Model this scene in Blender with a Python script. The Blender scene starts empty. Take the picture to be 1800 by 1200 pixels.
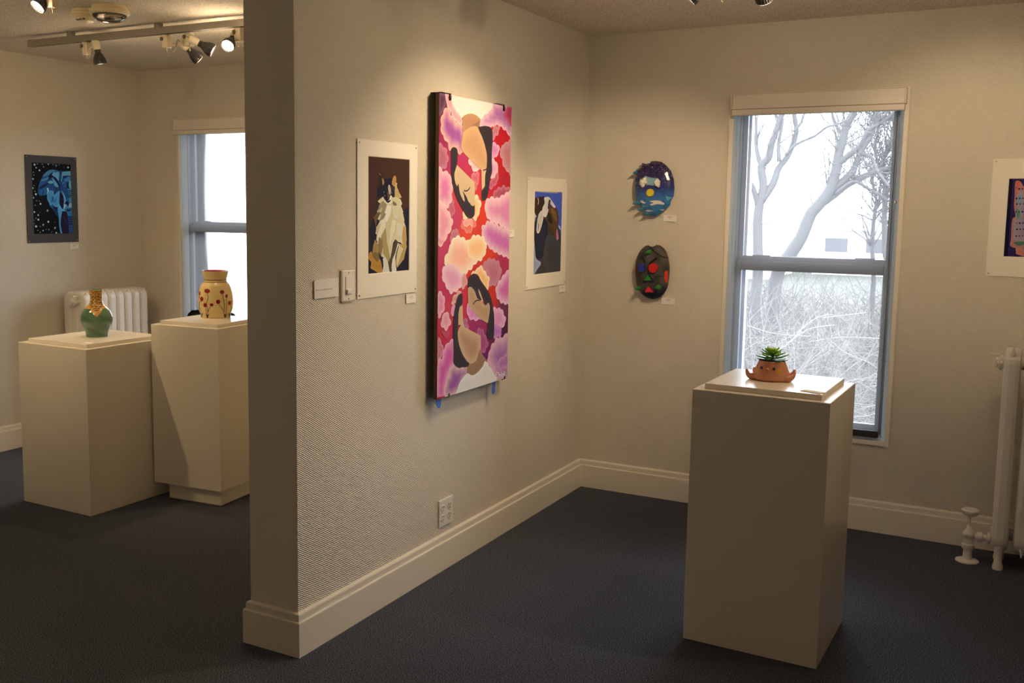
import bpy, bmesh, math, random
from mathutils import Vector, Matrix
from mathutils.geometry import delaunay_2d_cdt

random.seed(7)
S = bpy.context.scene
COL = S.collection
R2 = math.radians

# ------------------------------------------------------------------ camera
cd = bpy.data.cameras.new('camera')
cam = bpy.data.objects.new('camera', cd)
COL.objects.link(cam)
cd.sensor_width = 36.0
cd.lens = 35.207
cd.shift_x = 0.05366
cd.shift_y = -0.01983
cd.clip_start = 0.05
cd.clip_end = 300
_yaw, _pit, _rol = -0.514053, 0.114261, 0.011072
_f = Vector((math.sin(_yaw)*math.cos(_pit), math.cos(_yaw)*math.cos(_pit), -math.sin(_pit)))
_r = Vector((math.cos(_yaw), -math.sin(_yaw), 0))
_u = _r.cross(_f)
_r2 = _r*math.cos(_rol) + _u*math.sin(_rol)
_u2 = -_r*math.sin(_rol) + _u*math.cos(_rol)
M = Matrix((( _r2.x, _u2.x, -_f.x), (_r2.y, _u2.y, -_f.y), (_r2.z, _u2.z, -_f.z))).to_4x4()
M.translation = Vector((2.0805, -5.0866, 1.5375))
cam.matrix_world = M
S.camera = cam

# ------------------------------------------------------------------ world, exposure
W = bpy.data.worlds.new('overcast sky')
S.world = W
W.use_nodes = True
nt = W.node_tree
bg = nt.nodes['Background']
bg.inputs['Color'].default_value = (0.86, 0.93, 1.0, 1)
bg.inputs['Strength'].default_value = 9.6
S.view_settings.view_transform = 'Standard'
S.view_settings.look = 'None'
S.view_settings.gamma = 1.0
S.view_settings.use_curve_mapping = False
S.view_settings.exposure = 0.0
S.cycles.use_denoising = True
S.cycles.max_bounces = 10
S.cycles.diffuse_bounces = 6
S.cycles.transparent_max_bounces = 12
S.cycles.sample_clamp_indirect = 6.0
S.cycles.caustics_reflective = False
S.cycles.caustics_refractive = False

def portal(name, x0, x1, z0, z1, y=0.24):
    l = bpy.data.lights.new(name, 'AREA')
    l.shape = 'RECTANGLE'; l.size = x1-x0; l.size_y = z1-z0
    o = bpy.data.objects.new(name, l); COL.objects.link(o)
    o.location = ((x0+x1)/2, y, (z0+z1)/2)
    o.rotation_euler = (R2(-90), 0, 0)       # faces -y, into the room
    l.cycles.is_portal = True
portal('window_daylight', 0.78, 1.56, 0.44, 2.1)
portal('window_daylight', -2.98, -2.2, 0.44, 2.1)
WARM = (1.0, 0.745, 0.46); WARM2 = (1.0, 0.715, 0.385)
LP = dict(A1=34, A2=60, A3=76, A4=20, A5=30, B1=56, B2=1, B3=64, C1=44, C2=40, C3=42, C4=34, C5=42, C6=60, C7=3, S=2.2, G=86)

# ------------------------------------------------------------------ helpers
def s2l(c):
    return c/12.92 if c <= 0.04045 else ((c+0.055)/1.055)**2.4
def hexl(h):
    return tuple(s2l(int(h[i:i+2], 16)/255) for i in (0, 2, 4))

def mat(name, col, rough=0.5, metal=0.0, spec=0.5, bump=None, coat=0.0):
    m = bpy.data.materials.new(name); m.use_nodes = True
    b = m.node_tree.nodes['Principled BSDF']
    b.inputs['Base Color'].default_value = (*col, 1)
    b.inputs['Roughness'].default_value = rough
    b.inputs['Metallic'].default_value = metal
    b.inputs['Specular IOR Level'].default_value = spec
    b.inputs['Coat Weight'].default_value = coat
    if bump: add_bump(m, *bump)
    return m
def add_bump(m, scale, strength, dist=0.001):
    t = m.node_tree; N = t.nodes; b = N['Principled BSDF']
    tc = N.new('ShaderNodeTexCoord'); no = N.new('ShaderNodeTexNoise'); bu = N.new('ShaderNodeBump')
    no.inputs['Scale'].default_value = scale; no.inputs['Detail'].default_value = 3
    bu.inputs['Strength'].default_value = strength; bu.inputs['Distance'].default_value = dist
    t.links.new(tc.outputs['Object'], no.inputs['Vector'])
    t.links.new(no.outputs['Fac'], bu.inputs['Height'])
    t.links.new(bu.outputs['Normal'], b.inputs['Normal'])
def emis(name, col, st):
    m = bpy.data.materials.new(name); m.use_nodes = True
    b = m.node_tree.nodes['Principled BSDF']
    b.inputs['Base Color'].default_value = (0.8, 0.8, 0.8, 1)
    b.inputs['Emission Color'].default_value = (*col, 1)
    b.inputs['Emission Strength'].default_value = st
    return m
def wallpaper(name, axis, seam=None):
    """woven, painted glass-fibre paper: diagonal twill relief"""
    m = mat(name, (0.74, 0.69, 0.60), 0.62, spec=0.3)
    t = m.node_tree; N = t.nodes; L = t.links; b = N['Principled BSDF']
    tc = N.new('ShaderNodeTexCoord'); sx = N.new('ShaderNodeSeparateXYZ')
    L.new(tc.outputs['Object'], sx.inputs[0])
    def mth(op, a, b_=None, c=None):
        n = N.new('ShaderNodeMath'); n.operation = op
        for i, v in enumerate((a, b_, c)):
            if v is None: continue
            if isinstance(v, (int, float)): n.inputs[i].default_value = v
            else: L.new(v, n.inputs[i])
        return n.outputs[0]
    h = sx.outputs['Y'] if axis == 'x' else sx.outputs['X']
    z = sx.outputs['Z']
    no = N.new('ShaderNodeTexNoise'); no.inputs['Scale'].default_value = 90; no.inputs['Detail'].default_value = 2
    L.new(tc.outputs['Object'], no.inputs['Vector'])
    d = mth('ADD', mth('MULTIPLY', h, 0.50), mth('MULTIPLY', z, 0.86))
    d = mth('ADD', d, mth('MULTIPLY', no.outputs['Fac'], 0.004))
    w1 = mth('SINE', mth('MULTIPLY', d, 2*math.pi/0.0062))
    e = mth('SUBTRACT', mth('MULTIPLY', h, 0.80), mth('MULTIPLY', z, 0.60))
    w2 = mth('SINE', mth('MULTIPLY', e, 2*math.pi/0.009))
    hh = mth('ADD', w1, mth('MULTIPLY', w2, 0.22))
    no2 = N.new('ShaderNodeTexNoise'); no2.inputs['Scale'].default_value = 260
    L.new(tc.outputs['Object'], no2.inputs['Vector'])
    hh = mth('ADD', hh, mth('MULTIPLY', no2.outputs['Fac'], 1.2))
    if seam:
        for s, dep in seam:
            g = mth('LESS_THAN', mth('ABSOLUTE', mth('SUBTRACT', h, s)), 0.0016)
            hh = mth('SUBTRACT', hh, mth('MULTIPLY', g, dep))
    bu = N.new('ShaderNodeBump'); bu.inputs['Strength'].default_value = 0.75; bu.inputs['Distance'].default_value = 0.0013
    L.new(hh, bu.inputs['Height']); L.new(bu.outputs['Normal'], b.inputs['Normal'])
    return m

class Things: pass
def new_empty(name, loc=(0, 0, 0), label=None, cat=None, group=None, kind=None):
    o = bpy.data.objects.new(name, None); COL.objects.link(o); o.location = loc
    o.empty_display_size = 0.05
    o['wloc'] = list(loc)
    tag(o, label, cat, group, kind); return o
def tag(o, label=None, cat=None, group=None, kind=None):
    if label: o['label'] = label
    if cat: o['category'] = cat
    if group: o['group'] = group
    if kind: o['kind'] = kind
    return o
def wpos(o):
    v = Vector((0, 0, 0))
    while o: v += o.location; o = o.parent
    return v
def put(name, bm, mats, parent=None, smooth=False, label=None, kind=None, origin=None):
    """bm in world coordinates -> one mesh object"""
    me = bpy.data.meshes.new(name)
    base = wpos(parent) if parent else Vector((0, 0, 0))
    if origin is not None: base = Vector(origin)
    bmesh.ops.translate(bm, verts=bm.verts, vec=-base)
    bm.normal_update(); bm.to_mesh(me); bm.free()
    if smooth:
        for p in me.polygons: p.use_smooth = True
    for m in (mats if isinstance(mats, (list, tuple)) else [mats]): me.materials.append(m)
    o = bpy.data.objects.new(name, me); COL.objects.link(o)
    if parent:
        o.parent = parent; o.location = base - wpos(parent)
    else: o.location = base
    if label: o['label'] = label
    if kind: o['kind'] = kind
    return o
def auto_smooth(o, deg=40):
    me = o.data
    import numpy as np
    for p in me.polygons: p.use_smooth = True
    bm = bmesh.new(); bm.from_mesh(me)
    for e in bm.edges:
        if len(e.link_faces) == 2 and e.calc_face_angle(0) > R2(deg): e.smooth = False
    bm.to_mesh(me); bm.free()
    return o
def box(bm, x0, x1, y0, y1, z0, z1, bev=0.0, mi=0, rot=None, piv=None):
    r = bmesh.ops.create_cube(bm, size=1)
    vs = r['verts']
    for v in vs:
        v.co = Vector((x0+(v.co.x+.5)*(x1-x0), y0+(v.co.y+.5)*(y1-y0), z0+(v.co.z+.5)*(z1-z0)))
    fs = set(f for v in vs for f in v.link_faces)
    for f in fs: f.material_index = mi
    if bev > 0:
        es = list(set(e for v in vs for e in v.link_edges))
        rr = bmesh.ops.bevel(bm, geom=es, offset=bev, segments=2, affect='EDGES', profile=0.5)
        vs = list(set(v for f in rr['faces'] for v in f.verts) | set(v for v in vs if v.is_valid))
    if rot is not None:
        c = Vector(piv) if piv else Vector(((x0+x1)/2, (y0+y1)/2, (z0+z1)/2))
        bmesh.ops.rotate(bm, verts=vs, cent=c, matrix=rot)
    return vs
def B(): return bmesh.new()
def frame_of(d):
    d = Vector(d).normalized()
    a = Vector((0, 0, 1)) if abs(d.z) < .9 else Vector((1, 0, 0))
    s = d.cross(a).normalized(); t = s.cross(d).normalized()
    return d, s, t
def lathe(bm, prof, origin=(0, 0, 0), d=(0, 0, 1), seg=24, cap0=True, cap1=True, fin=0, mi=0):
    """prof: list of (radius, distance along d)"""
    d, s, t = frame_of(d); o = Vector(origin); rings = []
    for r, h in prof:
        ring = []
        for i in range(seg):
            a = 2*math.pi*i/seg
            rr = r*(1-fin*(i % 2))
            ring.append(bm.verts.new(o + d*h + s*(rr*math.cos(a)) + t*(rr*math.sin(a))))
        rings.append(ring)
    for a, b in zip(rings, rings[1:]):
        for i in range(seg):
            f = bm.faces.new((a[i], a[(i+1) % seg], b[(i+1) % seg], b[i])); f.material_index = mi
    if cap0: bm.faces.new(rings[0][::-1]).material_index = mi
    if cap1: bm.faces.new(rings[-1]).material_index = mi
    bmesh.ops.recalc_face_normals(bm, faces=bm.faces)
    return rings
def tube(bm, pts, rad, seg=8, mi=0, caps=True):
    pts = [Vector(p) for p in pts]; n = len(pts)
    rs = rad if isinstance(rad, (list, tuple)) else [rad]*n
    rings = []; prev = None
    for i, p in enumerate(pts):
        d = (pts[min(i+1, n-1)] - pts[max(i-1, 0)]).normalized()
        if prev is None: _, s, t = frame_of(d)
        else:
            s = (prev - d*prev.dot(d)).normalized(); t = s.cross(d).normalized()
        prev = s
        rings.append([bm.verts.new(p + s*(rs[i]*math.cos(2*math.pi*k/seg)) + t*(rs[i]*math.sin(2*math.pi*k/seg))) for k in range(seg)])
    for a, b in zip(rings, rings[1:]):
        for i in range(seg): bm.faces.new((a[i], a[(i+1) % seg], b[(i+1) % seg], b[i])).material_index = mi
    if caps:
        bm.faces.new(rings[0][::-1]).material_index = mi; bm.faces.new(rings[-1]).material_index = mi
    return rings
def cat_rom(pts, k=6, closed=False):
    out = []; n = len(pts)
    P = [Vector(p) for p in pts]
    rng = range(n if closed else n-1)
    for i in rng:
        if closed: a, b, c, d = P[i-1], P[i], P[(i+1) % n], P[(i+2) % n]
        else: a, b, c, d = P[max(i-1, 0)], P[i], P[i+1], P[min(i+2, n-1)]
        for j in range(k):
            t = j/k
            out.append(0.5*((2*b)+(c-a)*t+(2*a-5*b+4*c-d)*t*t+(3*b-a-3*c+d)*t**3))
    if not closed: out.append(P[-1])
    return out
def prism(bm, prof, pts, mi=0):
    """sweep: prof = list of (offset outward, z); pts = list of (corner x,y, miter dir x,y)"""
    rings = []
    for (x, y, nx, ny) in pts:
        rings.append([bm.verts.new((x+nx*o, y+ny*o, z)) for o, z in prof])
    for a, b in zip(rings, rings[1:]):
        for i in range(len(prof)-1):
            bm.faces.new((a[i], b[i], b[i+1], a[i+1]))
    for r in (rings[0], rings[-1]): bm.faces.new(r)
    bmesh.ops.recalc_face_normals(bm, faces=bm.faces)
def copy_thing(o, parent=None):
    c = o.copy(); COL.objects.link(c); c.parent = parent
    for ch in list(o.children): copy_thing(ch, c)
    return c

# ------------------------------------------------------------------ flat pictures
def vmat(name, rough=0.6, spec=0.3, bump=None):
    m = mat(name, (1, 1, 1), rough, spec=spec)
    t = m.node_tree; a = t.nodes.new('ShaderNodeAttribute'); a.attribute_name = 'Col'
    t.links.new(a.outputs['Color'], t.nodes['Principled BSDF'].inputs['Base Color'])
    if bump: add_bump(m, *bump)
    return m
def clip_poly(P, r):
    for k, (ax, lim, sg) in enumerate(((0, r[0], 1), (0, r[1], -1), (1, r[2], 1), (1, r[3], -1))):
        out = []
        for i in range(len(P)):
            a, b = P[i-1], P[i]
            ia = (a[ax]-lim)*sg >= 0; ib = (b[ax]-lim)*sg >= 0
            if ia != ib:
                t = (lim-a[ax])/(b[ax]-a[ax])
                out.append((a[0]+(b[0]-a[0])*t, a[1]+(b[1]-a[1])*t))
            if ib: out.append(b)
        P = out
        if len(P) < 3: return []
    Q = []
    for p in P:
        if not Q or (abs(p[0]-Q[-1][0])+abs(p[1]-Q[-1][1])) > 1e-5: Q.append(p)
    return Q
def area2(P): return sum(P[i-1][0]*P[i][1]-P[i][0]*P[i-1][1] for i in range(len(P)))
def scallop(P, step, amp):
    out = []; ccw = area2(P) > 0
    P = [tuple(p) for p in cat_rom([(a, b, 0) for a, b in P], 4, True)]
    L = [0]
    for i in range(len(P)):
        a, b = P[i], P[(i+1) % len(P)]; L.append(L[-1]+math.hypot(b[0]-a[0], b[1]-a[1]))
    n = max(3, round(L[-1]/step)); T = L[-1]
    j = 0; m = n*7
    for q in range(m):
        s = T*q/m
        while L[j+1] < s: j += 1
        a, b = P[j], P[(j+1) % len(P)]; l = max(L[j+1]-L[j], 1e-9); t = (s-L[j])/l
        x, y = a[0]+(b[0]-a[0])*t, a[1]+(b[1]-a[1])*t
        nx, ny = (b[1]-a[1])/l, -(b[0]-a[0])/l
        if not ccw: nx, ny = -nx, -ny
        o = amp*(abs(math.sin(math.pi*q/7))-.55)
        out.append((x+nx*o, y+ny*o))
    return out
def seg_d(p, P):
    best = 9
    for i in range(len(P)):
        a, b = P[i-1], P[i]; dx, dy = b[0]-a[0], b[1]-a[1]; q = dx*dx+dy*dy or 1e-12
        t = max(0, min(1, ((p[0]-a[0])*dx+(p[1]-a[1])*dy)/q))
        d = math.hypot(p[0]-a[0]-dx*t, p[1]-a[1]-dy*t)
        if d < best: best = d
    return best
def inside(p, P):
    c = False
    for i in range(len(P)):
        a, b = P[i-1], P[i]
        if (a[1] > p[1]) != (b[1] > p[1]) and p[0] < (b[0]-a[0])*(p[1]-a[1])/(b[1]-a[1])+a[0]: c = not c
    return c
def picture(bm, layer, shapes, rect, place, white=(1, 1, 1), step=0.03, amp=0.006, eps=0.00004, k0=1):
    """layers of painted shapes as real thin flat polygons; place(a,b,off) -> 3D"""
    def colr(h):
        c = hexl(h); return tuple(min(.9, c[i]/white[i]) for i in range(3))+(1,)
    k = k0
    for kind, c0, c1, PP in shapes:
        P = [(PP[i]/5000, PP[i+1]/5000) for i in range(0, len(PP), 2)]
        k += 1
        if kind == 'l':
            w = float(c1)/2; Q = cat_rom([(a, b, 0) for a, b in P], 4)
            up, dn = [], []
            for i, p in enumerate(Q):
                d = (Q[min(i+1, len(Q)-1)]-Q[max(i-1, 0)]).normalized()
                up.append((p.x-d.y*w, p.y+d.x*w)); dn.append((p.x+d.y*w, p.y-d.x*w))
            for i in range(len(up)-1):
                quad = clip_poly([up[i], up[i+1], dn[i+1], dn[i]], rect)
                if len(quad) < 3: continue
                f = bm.faces.new([bm.verts.new(place(a, b, eps*k)) for a, b in quad])
                for lp in f.loops: lp.vert[layer] = colr(c0)
            continue
        if kind == 'o':
            r = float(c1); P = [(P[0][0]+r*math.cos(t*math.pi/6), P[0][1]+r*math.sin(t*math.pi/6)) for t in range(12)]; c1 = c0
        elif kind == 's': P = scallop(P, step, amp)
        elif kind == 'c': P = [(v.x, v.y) for v in cat_rom([(a, b, 0) for a, b in P], 4, True)]
        P0 = P; P = clip_poly(P, rect)
        if len(P) < 3: continue
        pts = [Vector(p) for p in P]; n = len(pts); e0, e1 = colr(c0), colr(c1)
        extra = []
        if c0 != c1:
            xs = [p[0] for p in P]; ys = [p[1] for p in P]
            g = max(max(xs)-min(xs), max(ys)-min(ys))/16
            for i in range(18):
                for j in range(18):
                    q = (min(xs)+g*(i+.5), min(ys)+g*(j+.5))
                    if q[0] < max(xs) and q[1] < max(ys) and inside(q, P) and seg_d(q, P) > g*.35: extra.append(Vector(q))
        res = delaunay_2d_cdt(pts+extra, [(i, (i+1) % n) for i in range(n)], [list(range(n))], 1, 1e-7)
        V, F = res[0], res[2]
        dist = [seg_d((v.x, v.y), P0) for v in V] if c0 != c1 else [0]*len(V)
        # distance from picture border does not count as a painted edge
        mx = max(dist) or 1
        vs = []
        for v, d in zip(V, dist):
            t = 0 if c0 == c1 else min(1, d/mx*1.4)**.85
            bv = bm.verts.new(place(v.x, v.y, eps*k)); bv[layer] = tuple(e0[i]+(e1[i]-e0[i])*t for i in range(4)); vs.append(bv)
        for f in F:
            try: bm.faces.new([vs[i] for i in f])
            except ValueError: pass
def pic_bm():
    bm = B(); return bm, bm.verts.layers.float_color.new('Col')
def rect_face(bm, layer, rect, place, col, off=0.0):
    f = bm.faces.new([bm.verts.new(place(a, b, off)) for a, b in ((rect[0], rect[2]), (rect[1], rect[2]), (rect[1], rect[3]), (rect[0], rect[3]))])
    for v in f.verts: v[layer] = (*col, 1)
def fix_normals(bm, n):
    bm.normal_update()
    for f in bm.faces:
        if f.normal.dot(Vector(n)) < 0: f.normal_flip()
ART_CANVAS=[
("p","80606c","5a3048",[-8252,9890,-7955,9901,-7964,9706,-8079,9567,-8167,9469,-8244,9437]),
("s","c88088","b06070",[-8260,8872,-8092,8888,-8013,8834,-7907,8800,-7892,8709,-7850,8632,-7901,8512,-7979,8443,-8251,8394]),
("s","c89090","b47070",[-5001,9132,-5330,9090,-5475,9045,-5520,8971,-5599,8923,-5563,8810,-5478,8698,-5409,8570,-5243,8489,-4973,8410]),
("s","f0b8a0","a05490",[-7910,9640,-8053,9556,-8141,9420,-8164,9264,-8122,9112,-8016,9015,-7896,8945,-7787,8793,-7668,8866,-7559,8859,-7462,8784,-7364,8735,-7268,8794,-7201,8919,-7207,9147,-7210,9281,-7323,9353,-7489,9367,-7653,9446,-7775,9515,-7790,9605]),
("c","f4c0b0","e49aa0",[-8007,9921,-7938,9709,-7897,9622,-7763,9575,-7734,9479,-7598,9411,-7461,9356,-7364,9330,-7290,9369,-7326,9486,-7493,9565,-7603,9635,-7713,9729,-7770,9919]),
("c","e8e0c8","e0dcc8",[-7784,9944,-7756,9856,-7713,9729,-7576,9611,-7438,9543,-7284,9476,-6934,9545,-6644,9541,-6495,9498,-6259,9628,-6019,9760,-5840,9973,-6888,9981]),
("s","ecb8b8","b06ca0",[-5886,9934,-5989,9791,-6170,9677,-6408,9574,-6523,9454,-6609,9359,-6342,9357,-6007,9381,-5853,9421,-5665,9449,-5504,9404,-5340,9357,-5207,9294,-5004,9205,-5034,9963,-5231,9944,-5522,9925]),
("c","d06078","b83458",[-5231,9930,-5033,9934,-5048,9466,-5283,9593,-5449,9666,-5356,9803]),
("s","cc8888","bc7070",[-5945,9372,-5759,9428,-5616,9410,-5691,9276,-5845,9180,-5952,9117]),
("s","e8a8b8","c880a8",[-5996,9044,-5746,9044,-5633,8979,-5614,8908,-5707,8817,-5830,8740,-5954,8691,-6019,8802]),
("s","f0c8b8","d898b0",[-6015,8674,-5829,8690,-5715,8601,-5665,8532,-5724,8400,-5847,8310,-5955,8257,-6037,8375]),
("s","f8d0c0","f0b0b0",[-7011,8671,-6995,8590,-6907,8512,-6818,8446,-6729,8394,-6613,8454,-6436,8481,-6440,8642,-6739,8766]),
("s","c87880","b85060",[-5662,8431,-5687,8242,-5811,8153,-5965,8078,-6089,8075,-6063,8232,-5955,8264,-5817,8354]),
("s","c47880","a84858",[-5897,7911,-5838,8013,-5682,8088,-5490,8121,-5361,8153,-5229,8112,-4962,8117,-4953,7879,-5800,7840]),
("s","e08888","cc6468",[-6901,8283,-6787,8382,-6612,8402,-6536,8349,-6578,8236,-6604,8138,-6690,8025,-6723,8163]),
("s","fce4b8","f4c078",[-6731,7920,-6598,7901,-6476,7805,-6443,7706,-6514,7580,-6585,7453,-6702,7384,-6820,7426,-7193,7415,-7237,7497,-7197,7579,-6943,7717]),
("s","e88878","e86c50",[-7304,7347,-7193,7415,-6819,7399,-6657,7369,-6669,7285,-6814,7203,-6928,7122,-7130,7167,-7288,7265]),
("s","f4b8a0","ee9a84",[-7193,7401,-6820,7412,-6830,7273,-6990,7303,-7104,7249,-7191,7319]),
("s","c87880","c06070",[-7753,7792,-7618,7787,-7588,7659,-7585,7552,-7692,7471,-7830,7592]),
("s","d08888","c07078",[-7739,7109,-7551,7234,-7411,7158,-7354,7088,-7601,6999,-7708,6934]),
("s","f8c8bc","e07ca4",[-8265,8423,-8057,8379,-7845,8360,-7763,8270,-7679,8113,-7689,7953,-7700,7819,-7792,7712,-7871,7658,-8044,7710,-8253,7761]),
("s","fcd0bc","ee98a4",[-8253,7754,-7964,7684,-7857,7605,-7747,7498,-7658,7391,-7701,7243,-7820,7124,-7925,7033,-8030,6942,-8239,6935]),
("s","f4c8c0","dc86a4",[-4941,7999,-5355,7963,-5515,7916,-5738,7870,-5959,7896,-6143,7851,-6264,7778,-6260,7651,-6225,7523,-6067,7394,-5941,7335,-5655,7311,-5459,7243,-5293,7181,-4907,7130]),
("s","f0c4c0","cc6ca4",[-4907,7130,-5260,7181,-5525,7258,-5783,7319,-6098,7379,-6249,7309,-6400,7254,-6396,7141,-6348,7026,-6206,6894,-5986,6772,-5762,6692,-5568,6641,-5371,6590,-5171,6552,-4884,6556]),
("s","f8c4b8","e898a4",[-8240,6977,-8187,6950,-8082,6928,-8004,6959,-8031,7013,-8241,7057]),
("s","fce8c0","f8b490",[-7736,6948,-7574,7052,-7409,7076,-7184,7030,-6982,6970,-6868,7037,-6723,7083,-6545,7072,-6333,7040,-6223,6937,-6174,6840,-6171,6739,-6260,6641,-6379,6546,-6529,6523,-6706,6460,-6821,6381,-6966,6332,-7108,6270,-7222,6269,-7531,6306,-7942,6516,-7984,6611,-7893,6728,-7787,6819]),
("c","fcdca8","f8c080",[-6924,6973,-6751,7039,-6424,7046,-6237,6913,-6202,6769,-6321,6629,-6560,6567,-6797,6577,-6974,6654,-7034,6767,-7009,6891]),
("s","f8d0c8","e8a0b4",[-7942,6502,-7590,6507,-7366,6380,-7222,6262,-7218,6095,-7329,5991,-7467,5945,-7687,5913,-7797,5968,-7934,6099,-8016,6184,-8071,6308,-8046,6414]),
("s","e8b0a0","dc9088",[-7236,6263,-7079,6254,-7019,6139,-7045,6043,-7244,5986]),
("s","c88890","bc6c78",[-6344,6401,-6285,6470,-6103,6549,-5916,6556,-5756,6520,-5595,6484,-5493,6361,-5424,6239,-5517,6095,-5674,5971,-5928,5951,-6039,5994,-6090,6143,-6219,6294]),
("s","fce0b0","f4b870",[-6876,6243,-6732,6320,-6555,6368,-6466,6428,-6375,6402,-6250,6310,-6123,6203,-6012,6124,-6024,6022,-6068,5909,-6144,5855,-6548,6140,-6758,6209]),
("s","f0c0cc","d468a4",[-4874,6287,-5159,6241,-5290,6187,-5419,6105,-5547,6023,-5673,5942,-5701,5825,-5665,5704,-5532,5605,-5399,5535,-5131,5484,-4842,5476]),
("s","f4bcbc","e488a4",[-8222,5970,-8010,5902,-7955,5790,-7952,5654,-8030,5539,-8214,5475]),
("s","f4bcbc","e898a4",[-8081,5395,-7977,5521,-7897,5555,-7787,5491,-7717,5375,-7702,5291,-7782,5217,-7889,5173,-8025,5241,-8092,5315]),
("s","ecc0a8","dc9890",[-7657,5767,-7549,5869,-7383,5926,-7257,5931,-7352,5799,-7434,5695,-7655,5698]),
("s","f4acb8","e890ac",[-7707,5566,-7545,5676,-7459,5586,-7540,5441,-7650,5465]),
("s","f0bccc","e094b8",[-5848,5437,-5591,5431,-5394,5399,-5291,5285,-5186,5154,-5248,5024,-5509,4929,-5802,5004]),
("s","d890c0","c078b4",[-5789,5067,-5538,5042,-5389,4927,-5421,4797,-5601,4774,-5817,4822]),
("s","f0b4cc","dc84b4",[-7034,5593,-6948,5642,-6710,5524,-6343,5305,-6463,5258,-6584,5255,-6763,5279,-6941,5345,-7002,5464]),
("s","bc6c90","a84878",[-6577,5016,-6445,5067,-6273,5001,-6131,4840,-6023,4698,-6089,4591,-6258,4497,-6431,4599,-6439,4874]),
("s","c88098","b06080",[-7169,5342,-7009,5311,-6975,5230,-6924,5131,-7102,5164,-7199,5251]),
("c","cc4c68","c04860",[-8080,5172,-7902,5138,-7722,5150,-7781,5049,-7869,4991,-7990,5072]),
("s","e0a0a0","cc7484",[-8224,5037,-8121,4996,-8046,4913,-8000,4817,-8042,4671,-8129,4622,-8216,4573]),
("s","f4acc0","d45c9c",[-8229,4514,-8041,4625,-7985,4785,-7867,4877,-7673,4946,-7534,4915,-7464,4506,-7644,4314,-7852,4098,-7877,3810,-8216,3759]),
("c","b82838","a82030",[-8203,3832,-8026,3819,-7877,3818,-7875,3733,-8216,3759]),
("s","ecc4b0","a05c98",[-7937,3820,-7911,4045,-7764,4238,-7736,4342,-7554,4425,-7335,4349,-6887,4305,-6915,4150,-7137,4007,-7261,3869,-7354,3773,-7694,3750,-7845,3744]),
("s","ecb8bc","a86ca4",[-4900,4792,-5383,4742,-5601,4774,-5742,4699,-5881,4616,-5981,4480,-6063,4293,-5864,4101,-5753,3953,-5747,3786,-4861,3758]),
("s","dc9cbc","b878ac",[-5511,4255,-5367,4287,-5147,4344,-4919,4281,-4911,4074,-5430,4008,-5543,4125]),
("c","bc8c62","b48258",[-7293,9489,-7133,9562,-6935,9595,-6733,9582,-6570,9533,-6525,9496,-6594,9353,-6577,9271,-7236,9185,-7281,9329]),
("c","9c7050","9c7050",[-7181,9229,-7041,9307,-6757,9409,-6560,9479,-6566,9382,-6607,9269]),
("c","d4a474","c49464",[-7236,9199,-7097,9276,-6871,9343,-6653,9335,-6456,9169,-6300,8984,-6188,8793,-6182,8611,-6224,8461,-6435,8449,-6615,8509,-6851,8610,-7083,8708,-7268,8794,-7354,8883,-7316,9033]),
("p","dcb88c","d8b080",[-6456,8477,-6194,8501,-6250,8316,-6244,8147,-6428,8030]),
("c","3c2e2e","342828",[-6623,9323,-6491,9367,-6282,9392,-6069,9377,-5980,9299,-5960,9088,-5984,8874,-5984,8662,-5961,8449,-6034,8304,-6076,8161,-6117,8004,-6190,7874,-6295,7817,-6401,7811,-6428,7914,-6422,8026,-6304,8113,-6292,8226,-6281,8367,-6239,8467,-6214,8651,-6235,8819,-6331,8996,-6455,9155]),
("l","34282a","0.0055",[-6387,8454,-6315,8465,-6209,8490]),
("p","d8b888","d4b284",[-7530,8527,-7188,8379,-6768,8193,-6740,8159,-6728,7708,-6827,7686,-7003,7782,-7202,7794,-7400,7873,-7487,8087,-7613,8191,-7617,8377]),
("c","3c2e2e","342828",[-7765,8768,-7721,8850,-7627,8871,-7518,8841,-7486,8743,-7504,8595,-7529,8501,-7577,8419,-7616,8337,-7605,8231,-7543,8112,-7501,8089,-7442,8147,-7424,8088,-7368,7941,-7216,7793,-7173,7777,-7186,7848,-7219,7930,-7269,7999,-7206,7964,-7091,7877,-7002,7775,-6871,7703,-6804,7693,-6740,7708,-6735,7534,-6806,7457,-6951,7434,-7081,7479,-7197,7568,-7439,7778,-7594,7964,-7694,8189,-7744,8386,-7748,8584]),
("l","34282a","0.0055",[-7213,8015,-7122,8002,-7023,8029,-6953,8082]),
("c","c8a47c","bc946c",[-6986,5983,-6855,6000,-6690,5893,-6567,5727,-6384,5684,-6227,5556,-6073,5595,-5987,5522,-5988,5376,-6060,5162,-6216,5191,-6495,5319,-6768,5472,-6933,5599,-6974,5757]),
("p","d8b890","d8b890",[-6573,5942,-6497,5937,-6291,5634,-6475,5677]),
("c","3c3032","342a2c",[-6986,5983,-6995,6110,-6948,6205,-6833,6255,-6715,6266,-6551,6226,-6396,6088,-6113,5882,-5952,5725,-5851,5526,-5773,5298,-5753,5073,-5759,4850,-5811,4778,-6001,4793,-6097,4857,-6072,5045,-6031,5247,-5982,5390,-5987,5537,-6073,5591,-6180,5538,-6245,5645,-6388,5800,-6527,5927,-6473,5806,-6369,5669,-6537,5725,-6645,5847,-6781,5955,-6899,5998]),
("l","34282a","0.0055",[-6754,5607,-6684,5657,-6566,5687,-6438,5668]),
("p","d8b488","d0a878",[-7382,5232,-7387,5469,-7334,5603,-7216,5657,-7191,5312,-7139,5180]),
("c","d4b088","b88c64",[-7308,5192,-7182,5195,-6841,5059,-6440,4919,-6395,4877,-6381,4625,-6444,4472,-6609,4364,-6806,4338,-6987,4413,-7248,4650,-7394,4869,-7414,5056]),
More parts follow.
